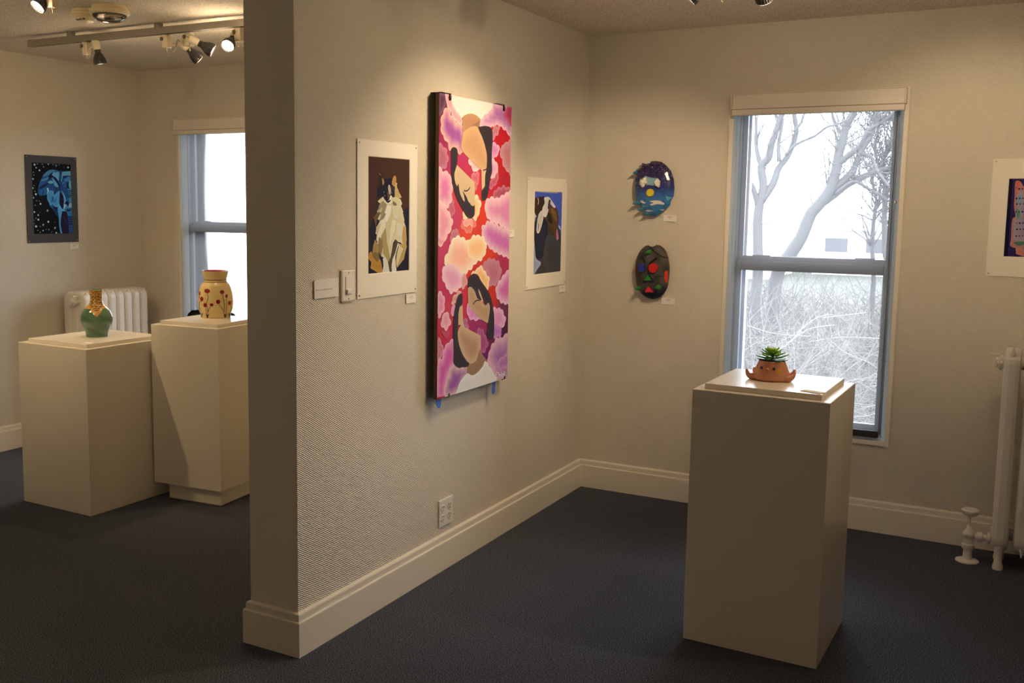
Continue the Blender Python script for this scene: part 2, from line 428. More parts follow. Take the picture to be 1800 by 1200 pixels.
("c","a07c5c","987454",[-6431,4599,-6292,4469,-6080,4279,-6281,4093,-6683,4037,-6980,4143,-6937,4343,-6790,4343,-6592,4362]),
("c","ece4d4","e4dccc",[-6132,4305,-5717,3956,-5658,3789,-6542,3741,-7446,3725,-7388,3888,-7265,4026,-6980,4151,-6783,4086,-6551,4099,-6284,4208]),
("c","3c3032","342a2c",[-7235,5871,-7382,5857,-7469,5766,-7516,5646,-7573,5458,-7596,5253,-7589,4907,-7572,4627,-7580,4489,-7531,4413,-7404,4340,-7318,4314,-7204,4320,-7060,4296,-6938,4305,-6901,4372,-7064,4450,-7241,4657,-7374,4883,-7415,5110,-7403,5304,-7387,5469,-7334,5603,-7224,5650]),
("l","34282a","0.005",[-7386,5192,-7339,5211,-7292,5217]),
("l","f0ecf0","0.0042",[-5537,3959,-5592,3984,-5638,3954,-5651,3897,-5621,3862,-5563,3859]),
("l","f0ecf0","0.0036",[-5671,3858,-5635,3844]),
("l","f0ecf0","0.0042",[-5502,3981,-5490,3857]),
("l","f0ecf0","0.0042",[-5492,3908,-5449,3918,-5419,3897,-5410,3854]),
("l","f0ecf0","0.0042",[-5374,3975,-5359,3855]),
("l","f0ecf0","0.0038",[-5309,3921,-5338,3898,-5322,3858,-5285,3849,-5271,3885,-5302,3920]),
("l","f0ecf0","0.0038",[-5249,3895,-5198,3912,-5214,3953,-5250,3924,-5241,3872,-5181,3855]),
]
ART_CAT=[
("p","221c2c","221c2c",[-10367,6436,-10368,6768,-10277,6920,-10314,7231,-10205,7436,-10020,7643,-9737,7644,-9166,7582,-9065,7636,-8963,7664,-8982,6429]),
("c","3a2820","3a2820",[-10113,7643,-10041,8057,-9872,8061,-9927,7748,-10001,7560,-10150,7488]),
("c","1c1828","1c1828",[-10040,8016,-9929,8060,-9816,8167,-9682,8187,-9567,8185,-9468,8071,-9467,7901,-9603,7761,-9738,7750,-9871,7769,-9928,7821,-10049,7840,-10049,7954]),
("p","2c2018","2c2018",[-10013,8265,-9854,8187,-9806,8105,-9872,8051,-9994,8059]),
("c","b89060","b89060",[-9901,8185,-9839,8151,-9831,8094,-9872,8061,-9887,8123]),
("p","a08060","a08060",[-10013,8277,-9929,8236,-9967,8233]),
("c","c89858","c08848",[-9566,8111,-9532,8196,-9470,8248,-9418,8200,-9426,8125,-9468,8044,-9547,8069]),
("p","d0b474","c8a868",[-9434,8120,-9380,8105,-9400,8062,-9384,8020,-9350,7988,-9326,7941,-9269,7893,-9229,7840,-9329,7823,-9467,7837,-9472,8028]),
("p","ded0a8","d0bf90",[-10040,7762,-9946,7810,-9871,7848,-9795,7791,-9737,7744,-9661,7793,-9613,7856,-9594,7878,-9545,7836,-9428,7848,-9269,7808,-9204,7722,-9252,7689,-9166,7560,-9186,7560,-9120,7397,-9144,7392,-9057,7244,-9164,7289,-9143,7213,-9203,7192,-9162,7082,-9212,7073,-9160,6930,-9262,6987,-9342,7000,-9441,7056,-9520,6983,-9558,6845,-9596,6707,-9634,6601,-9770,6692,-9923,6751,-9867,6971,-9924,7057,-9981,7110,-10037,6949,-10059,7039,-10084,7045,-10065,7164,-10106,7160,-10084,7279,-9945,7414,-10057,7435,-10020,7518,-10061,7568,-9983,7664,-9927,7717,-9993,7735]),
("p","9c8c68","9c8c68",[-9983,7706,-9871,7769,-9737,7708,-9775,7581,-9869,7455,-10001,7393,-9926,7508,-10039,7570]),
("p","c8b890","c8b890",[-10020,7581,-9870,7665,-9926,7560]),
("p","8a7a5c","8a7a5c",[-9926,7434,-9832,7539,-9765,7534,-9850,7445,-10001,7388]),
("p","ece4cc","ece4cc",[-9737,7686,-9583,7687,-9601,7539,-9736,7381,-9831,7413,-9756,7550,-9813,7539]),
("p","d8d0ac","d8d0ac",[-9563,7666,-9308,7689,-9345,7431,-9503,7453]),
("p","e8dcc0","e8dcc0",[-9945,7403,-9755,7455,-9792,7276,-10018,7059,-10038,7195,-9925,7330]),
("p","ccb988","ccb988",[-10094,7290,-9944,7351,-10037,7143,-10084,7196]),
("p","e4dab8","e4dab8",[-9542,7432,-9405,7399,-9462,7218,-9579,7049,-9656,6901,-9619,7220]),
("p","ded2b4","ded2b4",[-9385,7378,-9184,7322,-9202,7105,-9422,7131]),
("p","a88c58","b49c68",[-9773,7275,-9849,7192,-9962,7058,-9867,7013,-9857,6802,-9673,6624,-9616,6686,-9734,7010,-9749,7116]),
("p","96784c","96784c",[-10000,7100,-9877,7035,-9867,6908,-9923,6751,-9980,6806,-10037,6913]),
("p","b09058","a88450",[-10130,7062,-10037,6976,-10008,6859,-9998,6701,-10110,6706,-10222,6762,-10185,6948]),
("p","c89040","bc8434",[-10249,6852,-10203,6782,-10148,6707,-10054,6641,-9979,6701,-9923,6677,-9865,6505,-9884,6442,-10035,6452,-10276,6544,-10240,6649,-10341,6725,-10313,6818]),
("p","86683c","86683c",[-10176,6834,-9999,6807,-9961,6721,-10051,6640,-10148,6707,-10222,6762]),
("p","1e1a28","1e1a28",[-10008,6775,-9923,6719,-9856,6536,-9884,6485,-9923,6645]),
("p","6e5434","6e5434",[-10205,7446,-10057,7560,-9945,7550,-10048,7425,-10103,7300,-10159,7446]),
("p","caa464","bc9454",[-9164,7311,-9072,7266,-9043,7036,-9059,6949,-9034,6904,-9098,6775,-9138,6667,-9378,6508,-9434,6592,-9390,6785,-9331,6902,-9362,6979,-9181,6941,-9212,7105]),
("p","d8c898","d8c898",[-9321,6945,-9160,6864,-9260,6726,-9378,6535,-9399,6677]),
("p","e8dcc8","e4d8c0",[-9866,6707,-9770,6724,-9693,6625,-9633,6427,-9887,6432,-9846,6568]),
("p","5a4434","5a4434",[-9480,6982,-9432,7045,-9342,6987,-9421,6894,-9449,6733,-9576,6620,-9545,6430,-9637,6427,-9683,6625,-9616,6697,-9558,6855]),
("p","ece2d0","e8dcc8",[-9352,6989,-9341,6935,-9410,6807,-9443,6711,-9434,6581,-9398,6471,-9417,6440,-9555,6428,-9572,6544,-9537,6683,-9449,6787]),
("c","ccbca4","c4b090",[-9682,8066,-9634,8054,-9600,7962,-9633,7883,-9666,7919,-9697,8003]),
("c","6a4830","6a4830",[-9710,7960,-9662,7898,-9651,7814,-9690,7803,-9719,7876]),
("c","f0e8d8","f0e8d8",[-9619,7872,-9565,7857,-9603,7804,-9564,7751,-9641,7719,-9718,7750,-9661,7782]),
("c","8a7050","8a7050",[-9525,7762,-9456,7747,-9397,7705,-9446,7683,-9534,7709]),
("c","3c3028","3c3028",[-9585,8047,-9468,8028,-9487,7964,-9565,7963]),
("o","c8bc94","0.0017",[-9836,7929]),
("o","8090a8","0.0034",[-9575,7923]),
("o","10101c","0.0017",[-9569,7923]),
("o","706858","0.0038",[-9814,7864]),
("c","241c20","241c20",[-9852,7822,-9776,7781,-9738,7755,-9661,7782,-9613,7793,-9622,7761,-9699,7734,-9757,7760]),
]
ART_ELEPHANT=[
("p","20548c","1a4478",[-4220,8177,-4152,8334,-4021,8515,-3892,8634,-3753,8691,-3601,8696,-3450,8670,-3297,8665,-3167,8685,-2946,8683,-2978,7237,-2974,6663,-3404,6671,-3475,6833,-3511,7185,-3656,7387,-3814,7534,-3870,7681,-3929,7765,-3910,7922,-3856,8017,-3935,7911,-4036,7878,-4085,7888,-4160,7866,-4255,7948]),
("c","4084ac","3a7aa4",[-4047,8493,-3892,8634,-3753,8693,-3602,8694,-3450,8668,-3603,8665,-3706,8609,-3783,8554,-3935,8497]),
("p","64a8c0","5c9cb8",[-3720,8566,-3629,8643,-3503,8637,-3400,8640,-3430,8533,-3457,8342,-3549,8445,-3684,8525]),
("p","2c64a0","2c64a0",[-3654,8652,-3515,8647,-3580,8602]),
("p","5c9cc0","5090b8",[-3712,8456,-3639,8401,-3493,8246,-3467,8120,-3560,8160,-3628,8211]),
("p","5c9cb4","5898b0",[-3311,8643,-2946,8683,-2952,8527,-3095,8544,-3290,8517,-3335,8356,-3388,8312,-3348,8515]),
("p","142444","142444",[-3307,8421,-3284,8517,-3096,8528,-3176,8472,-3267,8454]),
("p","3c78b0","3c78b0",[-3256,8411,-3071,8502,-2955,8463,-3011,8365,-3208,8328]),
("p","12204c","12204c",[-3420,8639,-3324,8643,-3369,8323,-3451,8342]),
("p","1c4c88","1c4c88",[-3408,8608,-3357,8610,-3386,8365,-3431,8375]),
("c","141838","141838",[-3783,8554,-3718,8608,-3655,8621,-3709,8525,-3585,8476,-3489,8352,-3419,8195,-3400,8036,-3470,8194,-3554,8319,-3662,8463,-3725,8440,-3841,8374,-3890,8393]),
("c","221c44","221c44",[-4224,8104,-4072,8201,-3845,8280,-3783,8260,-3923,8204,-4076,8107,-4188,8084]),
("c","68b0bc","60a8b8",[-3869,8300,-3767,8355,-3661,8316,-3695,8273,-3796,8260]),
("c","4080a0","4080a0",[-4133,8345,-4064,8389,-3837,8463,-3878,8383,-4041,8337]),
("c","1e5c90","1e5c90",[-4170,7918,-4127,8054,-3951,8131,-3903,8079,-4010,7910]),
("c","14305c","14305c",[-4097,7888,-4067,8014,-4042,8035,-4060,7888]),
("p","283850","283850",[-3611,8159,-3472,8151,-3469,8067,-3553,8023]),
("p","10182c","10182c",[-3667,8021,-3566,8012,-3646,7916]),
("c","4c94c0","3c84b4",[-3917,7765,-3910,7922,-3855,8038,-3667,8021,-3654,7894,-3529,7992,-3438,8025,-3441,7813,-3479,7664,-3510,7525,-3650,7535,-3722,7609,-3800,7555,-3870,7681]),
("c","1c5088","1c5088",[-3738,7841,-3674,7852,-3692,7725,-3771,7640,-3742,7746]),
("p","2064a0","2064a0",[-3667,7725,-3550,7790,-3671,7630]),
("p","bce0ec","a0d0e0",[-3921,8110,-3864,8122,-3849,8038,-3935,7911,-3893,8017]),
("c","141034","181438",[-3415,7983,-3291,7857,-3271,7719,-3299,7505,-3334,7451,-3442,7632,-3453,7823]),
("c","64b0d0","5aa0c8",[-3367,8058,-3251,7900,-3213,7719,-3295,7452,-3181,7387,-3375,7387,-3497,7525,-3498,7663,-3420,7536,-3327,7441,-3280,7665,-3291,7857]),
("p","141030","181438",[-3699,7567,-3637,7525,-3536,7515,-3527,7419,-3629,7429,-3715,7493]),
("p","143460","1a2c50",[-3691,7450,-3527,7430,-3511,7196,-3634,7292]),
("p","181430","1a1430",[-3375,7387,-3194,7387,-3122,7237,-3118,6666,-3391,6671,-3441,7025]),
("p","282458","282458",[-3316,7238,-3232,7087,-3174,6915,-3211,6958,-3284,7088]),
("c","4c98c8","4890b8",[-3517,7515,-3375,7387,-3407,7238,-3447,7025,-3441,6864,-3391,6676,-3442,6677,-3486,6865,-3490,7078,-3496,7238,-3529,7387]),
("p","4488b4","3a80b0",[-3205,7741,-2979,7861,-2968,7485,-3138,7473,-3309,7419,-3265,7559,-3234,7666]),
("p","0c1030","101030",[-3261,7644,-3153,7741,-3079,7656,-3109,7549,-3199,7591]),
("p","1c5088","1c5088",[-3139,7784,-3080,7785,-3079,7656,-3130,7667]),
("p","a8d4dc","84bcc8",[-3288,7623,-3224,7591,-3172,7613,-3240,7516,-3309,7419]),
("p","98bcc4","80a8b4",[-3080,7635,-2968,7636,-2973,7517,-3097,7517]),
("p","0c1030","0c1030",[-3179,7420,-3022,7447,-3076,7388,-3168,7377]),
("p","2c78a8","2468a0",[-3194,7377,-2972,7388,-2978,7237,-3148,7237]),
("p","244a84","20407a",[-3148,7237,-2978,7237,-2987,6663,-3118,6666]),
("l","101438","0.0045",[-3129,7205,-3058,7189,-2972,7204]),
("l","101438","0.0045",[-3127,7130,-3061,7114,-2975,7129]),
("l","101438","0.0045",[-3125,7054,-3064,7039,-2978,7053]),
("l","101438","0.0045",[-3123,6979,-3067,6963,-2981,6977]),
("l","3a5c98","0.0045",[-3121,6903,-3070,6888,-2984,6902]),
("l","3a5c98","0.0045",[-3118,6828,-3073,6812,-2987,6826]),
("l","3a5c98","0.0045",[-3116,6752,-3076,6736,-2990,6750]),
("p","0c0c20","0c0c20",[-3131,8308,-3065,8321,-3059,8139,-3138,8127]),
("p","68b4c4","58a8b8",[-3050,8364,-2959,8366,-2970,8098,-3046,8139,-3082,8213]),
("p","4890b8","3c80ac",[-3139,8095,-2969,8119,-2965,7872,-3095,7892]),
("l","0c1838","0.005",[-3141,8062,-3050,8056,-2958,8066]),
("l","0c1838","0.005",[-3143,8009,-3052,8002,-2960,8012]),
("l","0c1838","0.005",[-3145,7955,-3054,7948,-2962,7958]),
("l","0c1838","0.005",[-3147,7902,-3056,7895,-2964,7905]),
("c","3c70b0","2c5ca0",[-3325,8303,-3233,8327,-3212,8221,-3253,8156,-3302,8219]),
("p","14183c","14183c",[-3301,8251,-3237,8231,-3265,8177]),
("o","b0d0d4","0.0062",[-4344,8834]),
("o","b0d0d4","0.0041",[-4288,8744]),
("o","b0d0d4","0.0029",[-4242,8861]),
("o","b0d0d4","0.0050",[-4169,8665]),
("o","b0d0d4","0.0031",[-4016,8780]),
("o","4a6a90","0.0050",[-4056,8861]),
("o","a8ccd8","0.0073",[-3820,8881]),
("o","10182c","0.0044",[-3807,8871]),
("o","b0d0d4","0.0029",[-3658,8862]),
("o","4a6a90","0.0072",[-3539,8835]),
("o","b0d0d4","0.0021",[-3424,8856]),
("o","b0d0d4","0.0026",[-3075,8886]),
("o","b0d0d4","0.0060",[-3078,8800]),
("o","4a6a90","0.0025",[-3238,8794]),
("o","b0d0d4","0.0029",[-4383,8513]),
("o","b0d0d4","0.0054",[-4418,8389]),
("o","b0d0d4","0.0025",[-4391,8601]),
("o","b0d0d4","0.0041",[-4431,8105]),
("o","4a6a90","0.0041",[-4391,8183]),
("o","b0d0d4","0.0029",[-4368,8008]),
("o","b0d0d4","0.0066",[-4335,7915]),
("o","b0d0d4","0.0041",[-4425,7806]),
("o","b0d0d4","0.0058",[-4177,7617]),
("o","4a6a90","0.0054",[-4369,7568]),
("o","b0d0d4","0.0025",[-4314,7714]),
("o","b0d0d4","0.0021",[-4216,7700]),
("o","a8ccd8","0.0067",[-3920,7398]),
("o","10182c","0.0040",[-3908,7388]),
("o","b0d0d4","0.0054",[-4414,7361]),
("o","4a6a90","0.0025",[-4225,7345]),
("o","b0d0d4","0.0050",[-4278,7262]),
("o","b0d0d4","0.0058",[-4278,7121]),
("o","b0d0d4","0.0063",[-3909,7050]),
("o","b0d0d4","0.0029",[-4368,7163]),
("o","4a6a90","0.0033",[-4432,7101]),
("o","4a6a90","0.0042",[-4430,6997]),
("o","a8ccd8","0.0063",[-4100,6952]),
("o","10182c","0.0038",[-4089,6943]),
("o","b0d0d4","0.0071",[-4373,6908]),
("o","b0d0d4","0.0025",[-4220,6906]),
("o","b0d0d4","0.0021",[-3664,7038]),
("o","a8ccd8","0.0068",[-3659,6846]),
("o","10182c","0.0041",[-3647,6836]),
("o","b0d0d4","0.0042",[-4120,6774]),
("o","4a6a90","0.0051",[-3901,6802]),
("o","b0d0d4","0.0029",[-4317,6782]),
("o","b0d0d4","0.0029",[-4228,6718]),
("o","b0d0d4","0.0060",[-3621,6691]),
("o","b0d0d4","0.0021",[-4007,6814]),
("o","b0d0d4","0.0021",[-3797,6721]),
]
ART_BIRD=[
("p","b8b0a0","b8b0a0",[-3316,8073,-2790,8077,-2496,8064,-1892,8056,-1891,8038,-2569,8045,-3315,8056]),
("c","c8c8cc","b8b8c4",[-3327,7707,-3157,7529,-3110,7290,-3205,7052,-3291,6934]),
("c","34241a","3c2a1c",[-3305,7855,-3140,7922,-2710,7943,-2646,7832,-2768,7650,-2977,7499,-3154,7469,-3294,7618]),
("l","c0a880","0.008",[-3097,7911,-3050,7828,-3075,7753]),
("c","463c34","383632",[-3222,7410,-2908,7559,-2542,7529,-2003,7279,-1678,7024,-1650,6518,-1669,6026,-2466,6037,-3207,6045,-2846,6286,-3141,6450,-3265,6993]),
("c","a0a0a4","8c8c92",[-3305,6934,-3212,6753,-3141,6450,-2833,6316,-3057,6174,-3320,6055]),
("c","54381c","5c4024",[-2509,7589,-2293,7737,-2026,7714,-1828,7465,-1845,7215,-1982,6905,-2300,7159,-2610,7407]),
("c","7a5830","7a5830",[-2326,7651,-2020,7590,-1929,7341,-2086,7404]),
("c","2c241c","2c241c",[-2504,7498,-2319,7528,-2193,7281,-2459,7345]),
("c","ddd0bc","d4c4ac",[-2723,7916,-2452,7937,-2222,7821,-2026,7699,-2139,7676,-2392,7773,-2472,7590,-2626,7437,-2835,7529,-2799,7680,-2688,7801]),
("c","4a3020","4a3020",[-2449,7864,-2336,7850,-2402,7681,-2504,7650]),
("c","22222a","2a2a32",[-3183,7350,-2756,7408,-2493,7284,-2511,6917,-2711,6494,-3105,6448,-3249,6933]),
("c","d8c8b0","c8b498",[-3034,7499,-2874,7601,-2764,7559,-2769,7377,-2889,7167,-3013,7048,-3129,7095,-3123,7260]),
("l","504038","0.006",[-3024,7289,-3044,7109]),
("c","484440","403c38",[-2514,6978,-1982,6905,-1692,6709,-1703,6076,-2393,6064,-2705,6371]),
("c","c07c8c","b07080",[-1919,7154,-1835,7027,-1796,6901,-1918,6866,-1943,7029]),
("c","c0c0c4","b0b0b8",[-1830,7231,-1719,7198,-1668,7119,-1764,7152]),
]
ART_COLLAGE=[
("p","120c20","120c20",[9997,8434,10068,8429,10080,6707,9997,6709]),
("c","b07060","8c706c",[10127,8354,10226,8354,10298,8250,10427,8274,10595,8348,10723,8348,10828,6795,10264,6764,10279,6877,10120,6948,10121,7099,10114,7375,10125,7551,10176,7602,10133,7826,10133,8026]),
("p","9c8884","8a7880",[10174,8150,10348,8151,10611,8102,10763,7116,10314,7004,10154,7100,10153,7451,10203,7702]),
("c","c06850","b86048",[10127,8354,10226,8354,10191,8225,10147,8051]),
("c","5c8c70","507c60",[10178,7752,10244,7740,10263,7628,10213,7540]),
("c","4c6c4c","4c6c4c",[10181,7025,10333,7054,10424,7007,10274,6952]),
("c","748c98","748c98",[10202,8051,10269,8026,10259,7852,10191,7877]),
("c","c07858","b86c50",[10233,6901,10390,6856,10351,6779,10264,6766]),
("o","2a2030","0.0025",[10147,8222]),
("o","2a2030","0.0040",[10210,8202]),
("o","2a2030","0.0035",[10271,8205]),
("o","2a2030","0.0030",[10331,8208]),
("o","2a2030","0.0025",[10392,8210]),
("o","2a2030","0.0039",[10453,8213]),
("o","2a2030","0.0035",[10513,8215]),
("o","2a2030","0.0030",[10573,8218]),
("o","2a2030","0.0025",[10633,8220]),
("o","2a2030","0.0040",[10171,7991]),
("o","2a2030","0.0035",[10232,7994]),
("o","2a2030","0.0030",[10293,7997]),
("o","2a2030","0.0025",[10354,8000]),
("o","2a2030","0.0040",[10415,8002]),
("o","2a2030","0.0035",[10475,8005]),
("o","2a2030","0.0030",[10535,8008]),
("o","2a2030","0.0025",[10596,8011]),
("o","2a2030","0.0039",[10656,8014]),
("o","2a2030","0.0035",[10188,7869]),
("o","2a2030","0.0030",[10249,7872]),
("o","2a2030","0.0025",[10310,7875]),
("o","2a2030","0.0040",[10371,7878]),
("o","2a2030","0.0035",[10431,7881]),
("o","2a2030","0.0030",[10492,7884]),
("o","2a2030","0.0025",[10552,7887]),
("o","2a2030","0.0039",[10612,7890]),
("o","2a2030","0.0034",[10674,7871]),
("o","2a2030","0.0030",[10183,7697]),
("o","2a2030","0.0025",[10245,7700]),
("o","2a2030","0.0040",[10306,7703]),
("o","2a2030","0.0035",[10367,7707]),
("o","2a2030","0.0030",[10427,7710]),
("o","2a2030","0.0025",[10488,7713]),
("o","2a2030","0.0040",[10548,7716]),
("o","2a2030","0.0035",[10610,7697]),
("o","2a2030","0.0030",[10670,7700]),
("o","2a2030","0.0025",[10208,7450]),
("o","2a2030","0.0040",[10270,7453]),
("o","2a2030","0.0035",[10331,7457]),
("o","2a2030","0.0030",[10392,7461]),
("o","2a2030","0.0025",[10452,7464]),
("o","2a2030","0.0040",[10513,7468]),
("o","2a2030","0.0035",[10575,7449]),
("o","2a2030","0.0030",[10635,7452]),
("o","2a2030","0.0025",[10695,7456]),
("o","2a2030","0.0040",[10226,7315]),
("o","2a2030","0.0035",[10287,7319]),
("o","2a2030","0.0030",[10348,7322]),
("o","2a2030","0.0025",[10409,7326]),
("o","2a2030","0.0040",[10470,7330]),
("o","2a2030","0.0035",[10532,7311]),
("o","2a2030","0.0030",[10592,7315]),
("o","2a2030","0.0025",[10653,7319]),
("o","2a2030","0.0040",[10713,7323]),
("o","2a2030","0.0035",[10220,7167]),
("o","2a2030","0.0030",[10282,7171]),
("o","2a2030","0.0025",[10343,7175]),
("o","2a2030","0.0040",[10404,7179]),
("o","2a2030","0.0035",[10466,7160]),
("o","2a2030","0.0030",[10527,7164]),
("o","2a2030","0.0025",[10587,7168]),
("o","2a2030","0.0040",[10647,7172]),
("o","2a2030","0.0035",[10708,7176]),
]
CANVAS_SEEDS=[(-1.647,1.944,'5a2a4a'),(-1.624,1.812,'98284e'),(-1.57,1.742,'a83058'),(-1.445,1.735,'b8325a'),(-1.106,1.837,'b81420'),(-1.128,1.735,'b81820'),(-1.432,1.685,'c03050'),(-1.316,1.67,'d03040'),(-1.067,1.663,'ac1c28'),(-1.193,1.602,'c02030'),(-1.313,1.544,'d83818'),(-1.485,1.575,'d04040'),(-1.511,1.489,'c04060'),(-1.426,1.42,'e84c1c'),(-1.27,1.516,'dc3c14'),(-1.574,1.388,'c03858'),(-1.606,1.381,'c84060'),(-1.202,1.326,'dc3c14'),(-1.086,1.293,'b03050'),(-1.422,1.251,'d43018'),(-1.56,1.204,'c03058'),(-1.425,1.168,'cc3040'),(-1.178,1.15,'cc3018'),(-1.046,1.095,'703050'),(-1.558,1.136,'c83c50'),(-1.622,1.011,'c03040'),(-1.544,1.009,'c83050'),(-1.316,1.032,'a02c60'),(-1.041,0.982,'501a40'),(-1.19,0.931,'7a2050'),(-1.231,0.88,'701a60'),(-1.611,0.762,'c02838')]
# ------------------------------------------------------------------ materials
PAPER_X = wallpaper('woven wallpaper side', 'x', [(-2.085, 1.2), (-1.965, 3.0)])
PAPER_Y = wallpaper('woven wallpaper front', 'y')
TRIM = mat('cream gloss trim paint', (0.78, 0.73, 0.64), 0.34)
ENDP = mat('partition end paint', (0.72, 0.67, 0.59), 0.45, bump=(300, .15, .0006))
PLINTH = mat('satin white pedestal paint', (0.78, 0.73, 0.64), 0.22, bump=(60, .04, .0006))
def ceiling_mat():
    m = mat('pitted acoustic ceiling', (0.72, 0.66, 0.57), 0.9, spec=.1)
    t = m.node_tree; N = t.nodes; L = t.links; b = N['Principled BSDF']
    tc = N.new('ShaderNodeTexCoord'); no = N.new('ShaderNodeTexNoise'); no.inputs['Scale'].default_value = 170; no.inputs['Detail'].default_value = 3; no.inputs['Roughness'].default_value = .65
    L.new(tc.outputs['Object'], no.inputs['Vector'])
    r = N.new('ShaderNodeValToRGB'); r.color_ramp.elements[0].position = .36; r.color_ramp.elements[1].position = .47
    r.color_ramp.elements[0].color = (.22, .17, .13, 1); r.color_ramp.elements[1].color = (.82, .76, .67, 1)
    L.new(no.outputs['Fac'], r.inputs['Fac']); L.new(r.outputs['Color'], b.inputs['Base Color'])
    bu = N.new('ShaderNodeBump'); bu.inputs['Strength'].default_value = .5; bu.inputs['Distance'].default_value = .002
    L.new(no.outputs['Fac'], bu.inputs['Height']); L.new(bu.outputs['Normal'], b.inputs['Normal'])
    return m
def carpet_mat():
    m = mat('grey loop carpet', (0.05, 0.05, 0.055), 0.95, spec=.1)
    t = m.node_tree; N = t.nodes; L = t.links; b = N['Principled BSDF']
    tc = N.new('ShaderNodeTexCoord'); no = N.new('ShaderNodeTexNoise'); no.inputs['Scale'].default_value = 250; no.inputs['Detail'].default_value = 2
    L.new(tc.outputs['Object'], no.inputs['Vector'])
    r = N.new('ShaderNodeValToRGB'); r.color_ramp.elements[0].position = .40; r.color_ramp.elements[1].position = .62
    r.color_ramp.elements[0].color = (.012, .013, .018, 1); r.color_ramp.elements[1].color = (.13, .145, .195, 1)
    L.new(no.outputs['Fac'], r.inputs['Fac']); L.new(r.outputs['Color'], b.inputs['Base Color'])
    bu = N.new('ShaderNodeBump'); bu.inputs['Strength'].default_value = .5; bu.inputs['Distance'].default_value = .003
    L.new(no.outputs['Fac'], bu.inputs['Height']); L.new(bu.outputs['Normal'], b.inputs['Normal'])
    return m
CEIL = ceiling_mat(); CARPET = carpet_mat()
ALU = mat('slate anodised window frame', (0.20, 0.245, 0.35), 0.4)
WHITEF = mat('white window liner', (0.74, 0.77, 0.80), 0.4)
VLINER = bpy.data.materials.new('translucent vinyl liner'); VLINER.use_nodes = True
VINYL = mat('black window seal', (0.02, 0.02, 0.025), 0.5)
BLIND = mat('off-white blind cassette', (0.70, 0.65, 0.58), 0.5)
BEAD = mat('clear bead chain', (0.45, 0.5, 0.55), 0.3)
CARD = mat('white card', (0.82, 0.79, 0.74), 0.6)
BOARD = mat('cream mat board', (0.80, 0.76, 0.68), 0.7, bump=(400, .1, .0004))
INK = mat('grey print ink', (0.12, 0.11, 0.10), 0.7)
BRASS = mat('brass pin', (0.6, 0.45, 0.2), 0.3, metal=1)
RAD = mat('cream radiator enamel', (0.74, 0.71, 0.66), 0.38, bump=(75, .8, .002))
CREAM = mat('aged cream plastic', (0.72, 0.64, 0.48), 0.4)
BLACKP = mat('black lamp housing', (0.02, 0.018, 0.018), 0.4)
TRACK = mat('grey lighting track', (0.27, 0.24, 0.20), 0.5)
GLASS = bpy.data.materials.new('window glass'); GLASS.use_nodes = True
def glass_nodes(m, tint=(1, 1, 1), base=.035):
    t = m.node_tree; N = t.nodes; L = t.links; N.clear()
    o = N.new('ShaderNodeOutputMaterial'); mx = N.new('ShaderNodeMixShader'); tr = N.new('ShaderNodeBsdfTransparent'); gl = N.new('ShaderNodeBsdfGlossy')
    lw = N.new('ShaderNodeFresnel'); lw.inputs['IOR'].default_value = 1.45
    tr.inputs['Color'].default_value = (*tint, 1); gl.inputs['Roughness'].default_value = .02
    L.new(lw.outputs[0], mx.inputs[0]); L.new(tr.outputs[0], mx.inputs[1]); L.new(gl.outputs[0], mx.inputs[2]); L.new(mx.outputs[0], o.inputs[0])
glass_nodes(GLASS)
SCREEN = bpy.data.materials.new('sheer shade mesh'); SCREEN.use_nodes = True
def screen_nodes(m, open_):
    t = m.node_tree; N = t.nodes; L = t.links; N.clear()
    o = N.new('ShaderNodeOutputMaterial'); mx = N.new('ShaderNodeMixShader'); tr = N.new('ShaderNodeBsdfTransparent')
    tl = N.new('ShaderNodeBsdfTranslucent'); tl.inputs['Color'].default_value = (.86, .87, .9, 1)
    mx.inputs[0].default_value = 1-open_
    L.new(tr.outputs[0], mx.inputs[1]); L.new(tl.outputs[0], mx.inputs[2]); L.new(mx.outputs[0], o.inputs[0])
screen_nodes(SCREEN, .93)
t = VLINER.node_tree; pb = t.nodes['Principled BSDF']; pb.inputs['Base Color'].default_value = (.8, .83, .86, 1); pb.inputs['Roughness'].default_value = .4
mx = t.nodes.new('ShaderNodeMixShader'); tl = t.nodes.new('ShaderNodeBsdfTranslucent'); tl.inputs['Color'].default_value = (.86, .94, 1.0, 1); mx.inputs[0].default_value = .85
t.links.new(pb.outputs[0], mx.inputs[1]); t.links.new(tl.outputs[0], mx.inputs[2]); t.links.new(mx.outputs[0], t.nodes['Material Output'].inputs[0])

# ------------------------------------------------------------------ room shell
H = 2.44; XL = -3.358; XR = 3.7; YR = -8.2; T = 0.2095; PL = -2.485
def struct(name, bm, m, **k):
    o = put(name, bm, m, **k); o['kind'] = 'structure'; return o
bm = B(); box(bm, XL-.2, XR+.2, YR-.2, .02, -.1, 0); struct('floor', bm, CARPET)
bm = B(); box(bm, XL-.2, XR+.2, YR-.2, .22, H, H+.12); struct('ceiling', bm, CEIL)
bm = B(); box(bm, XL-.2, XL, YR-.2, 0, 0, H); struct('wall_left', bm, PAPER_X)
bm = B(); box(bm, XR, XR+.2, YR-.2, 0, 0, H); struct('wall_right', bm, PAPER_X)
bm = B(); box(bm, XL, XR, YR-.2, YR, 0, H); struct('wall_rear', bm, PAPER_Y)
WIN = [(0.778, 1.558, 0.445, 2.10, 1.232, 1.304), (-2.976, -2.196, 0.445, 2.10, 1.342, 1.412)]
bm = B()
xs = [XL-.2, WIN[1][0], WIN[1][1], WIN[0][0], WIN[0][1], XR+.2]
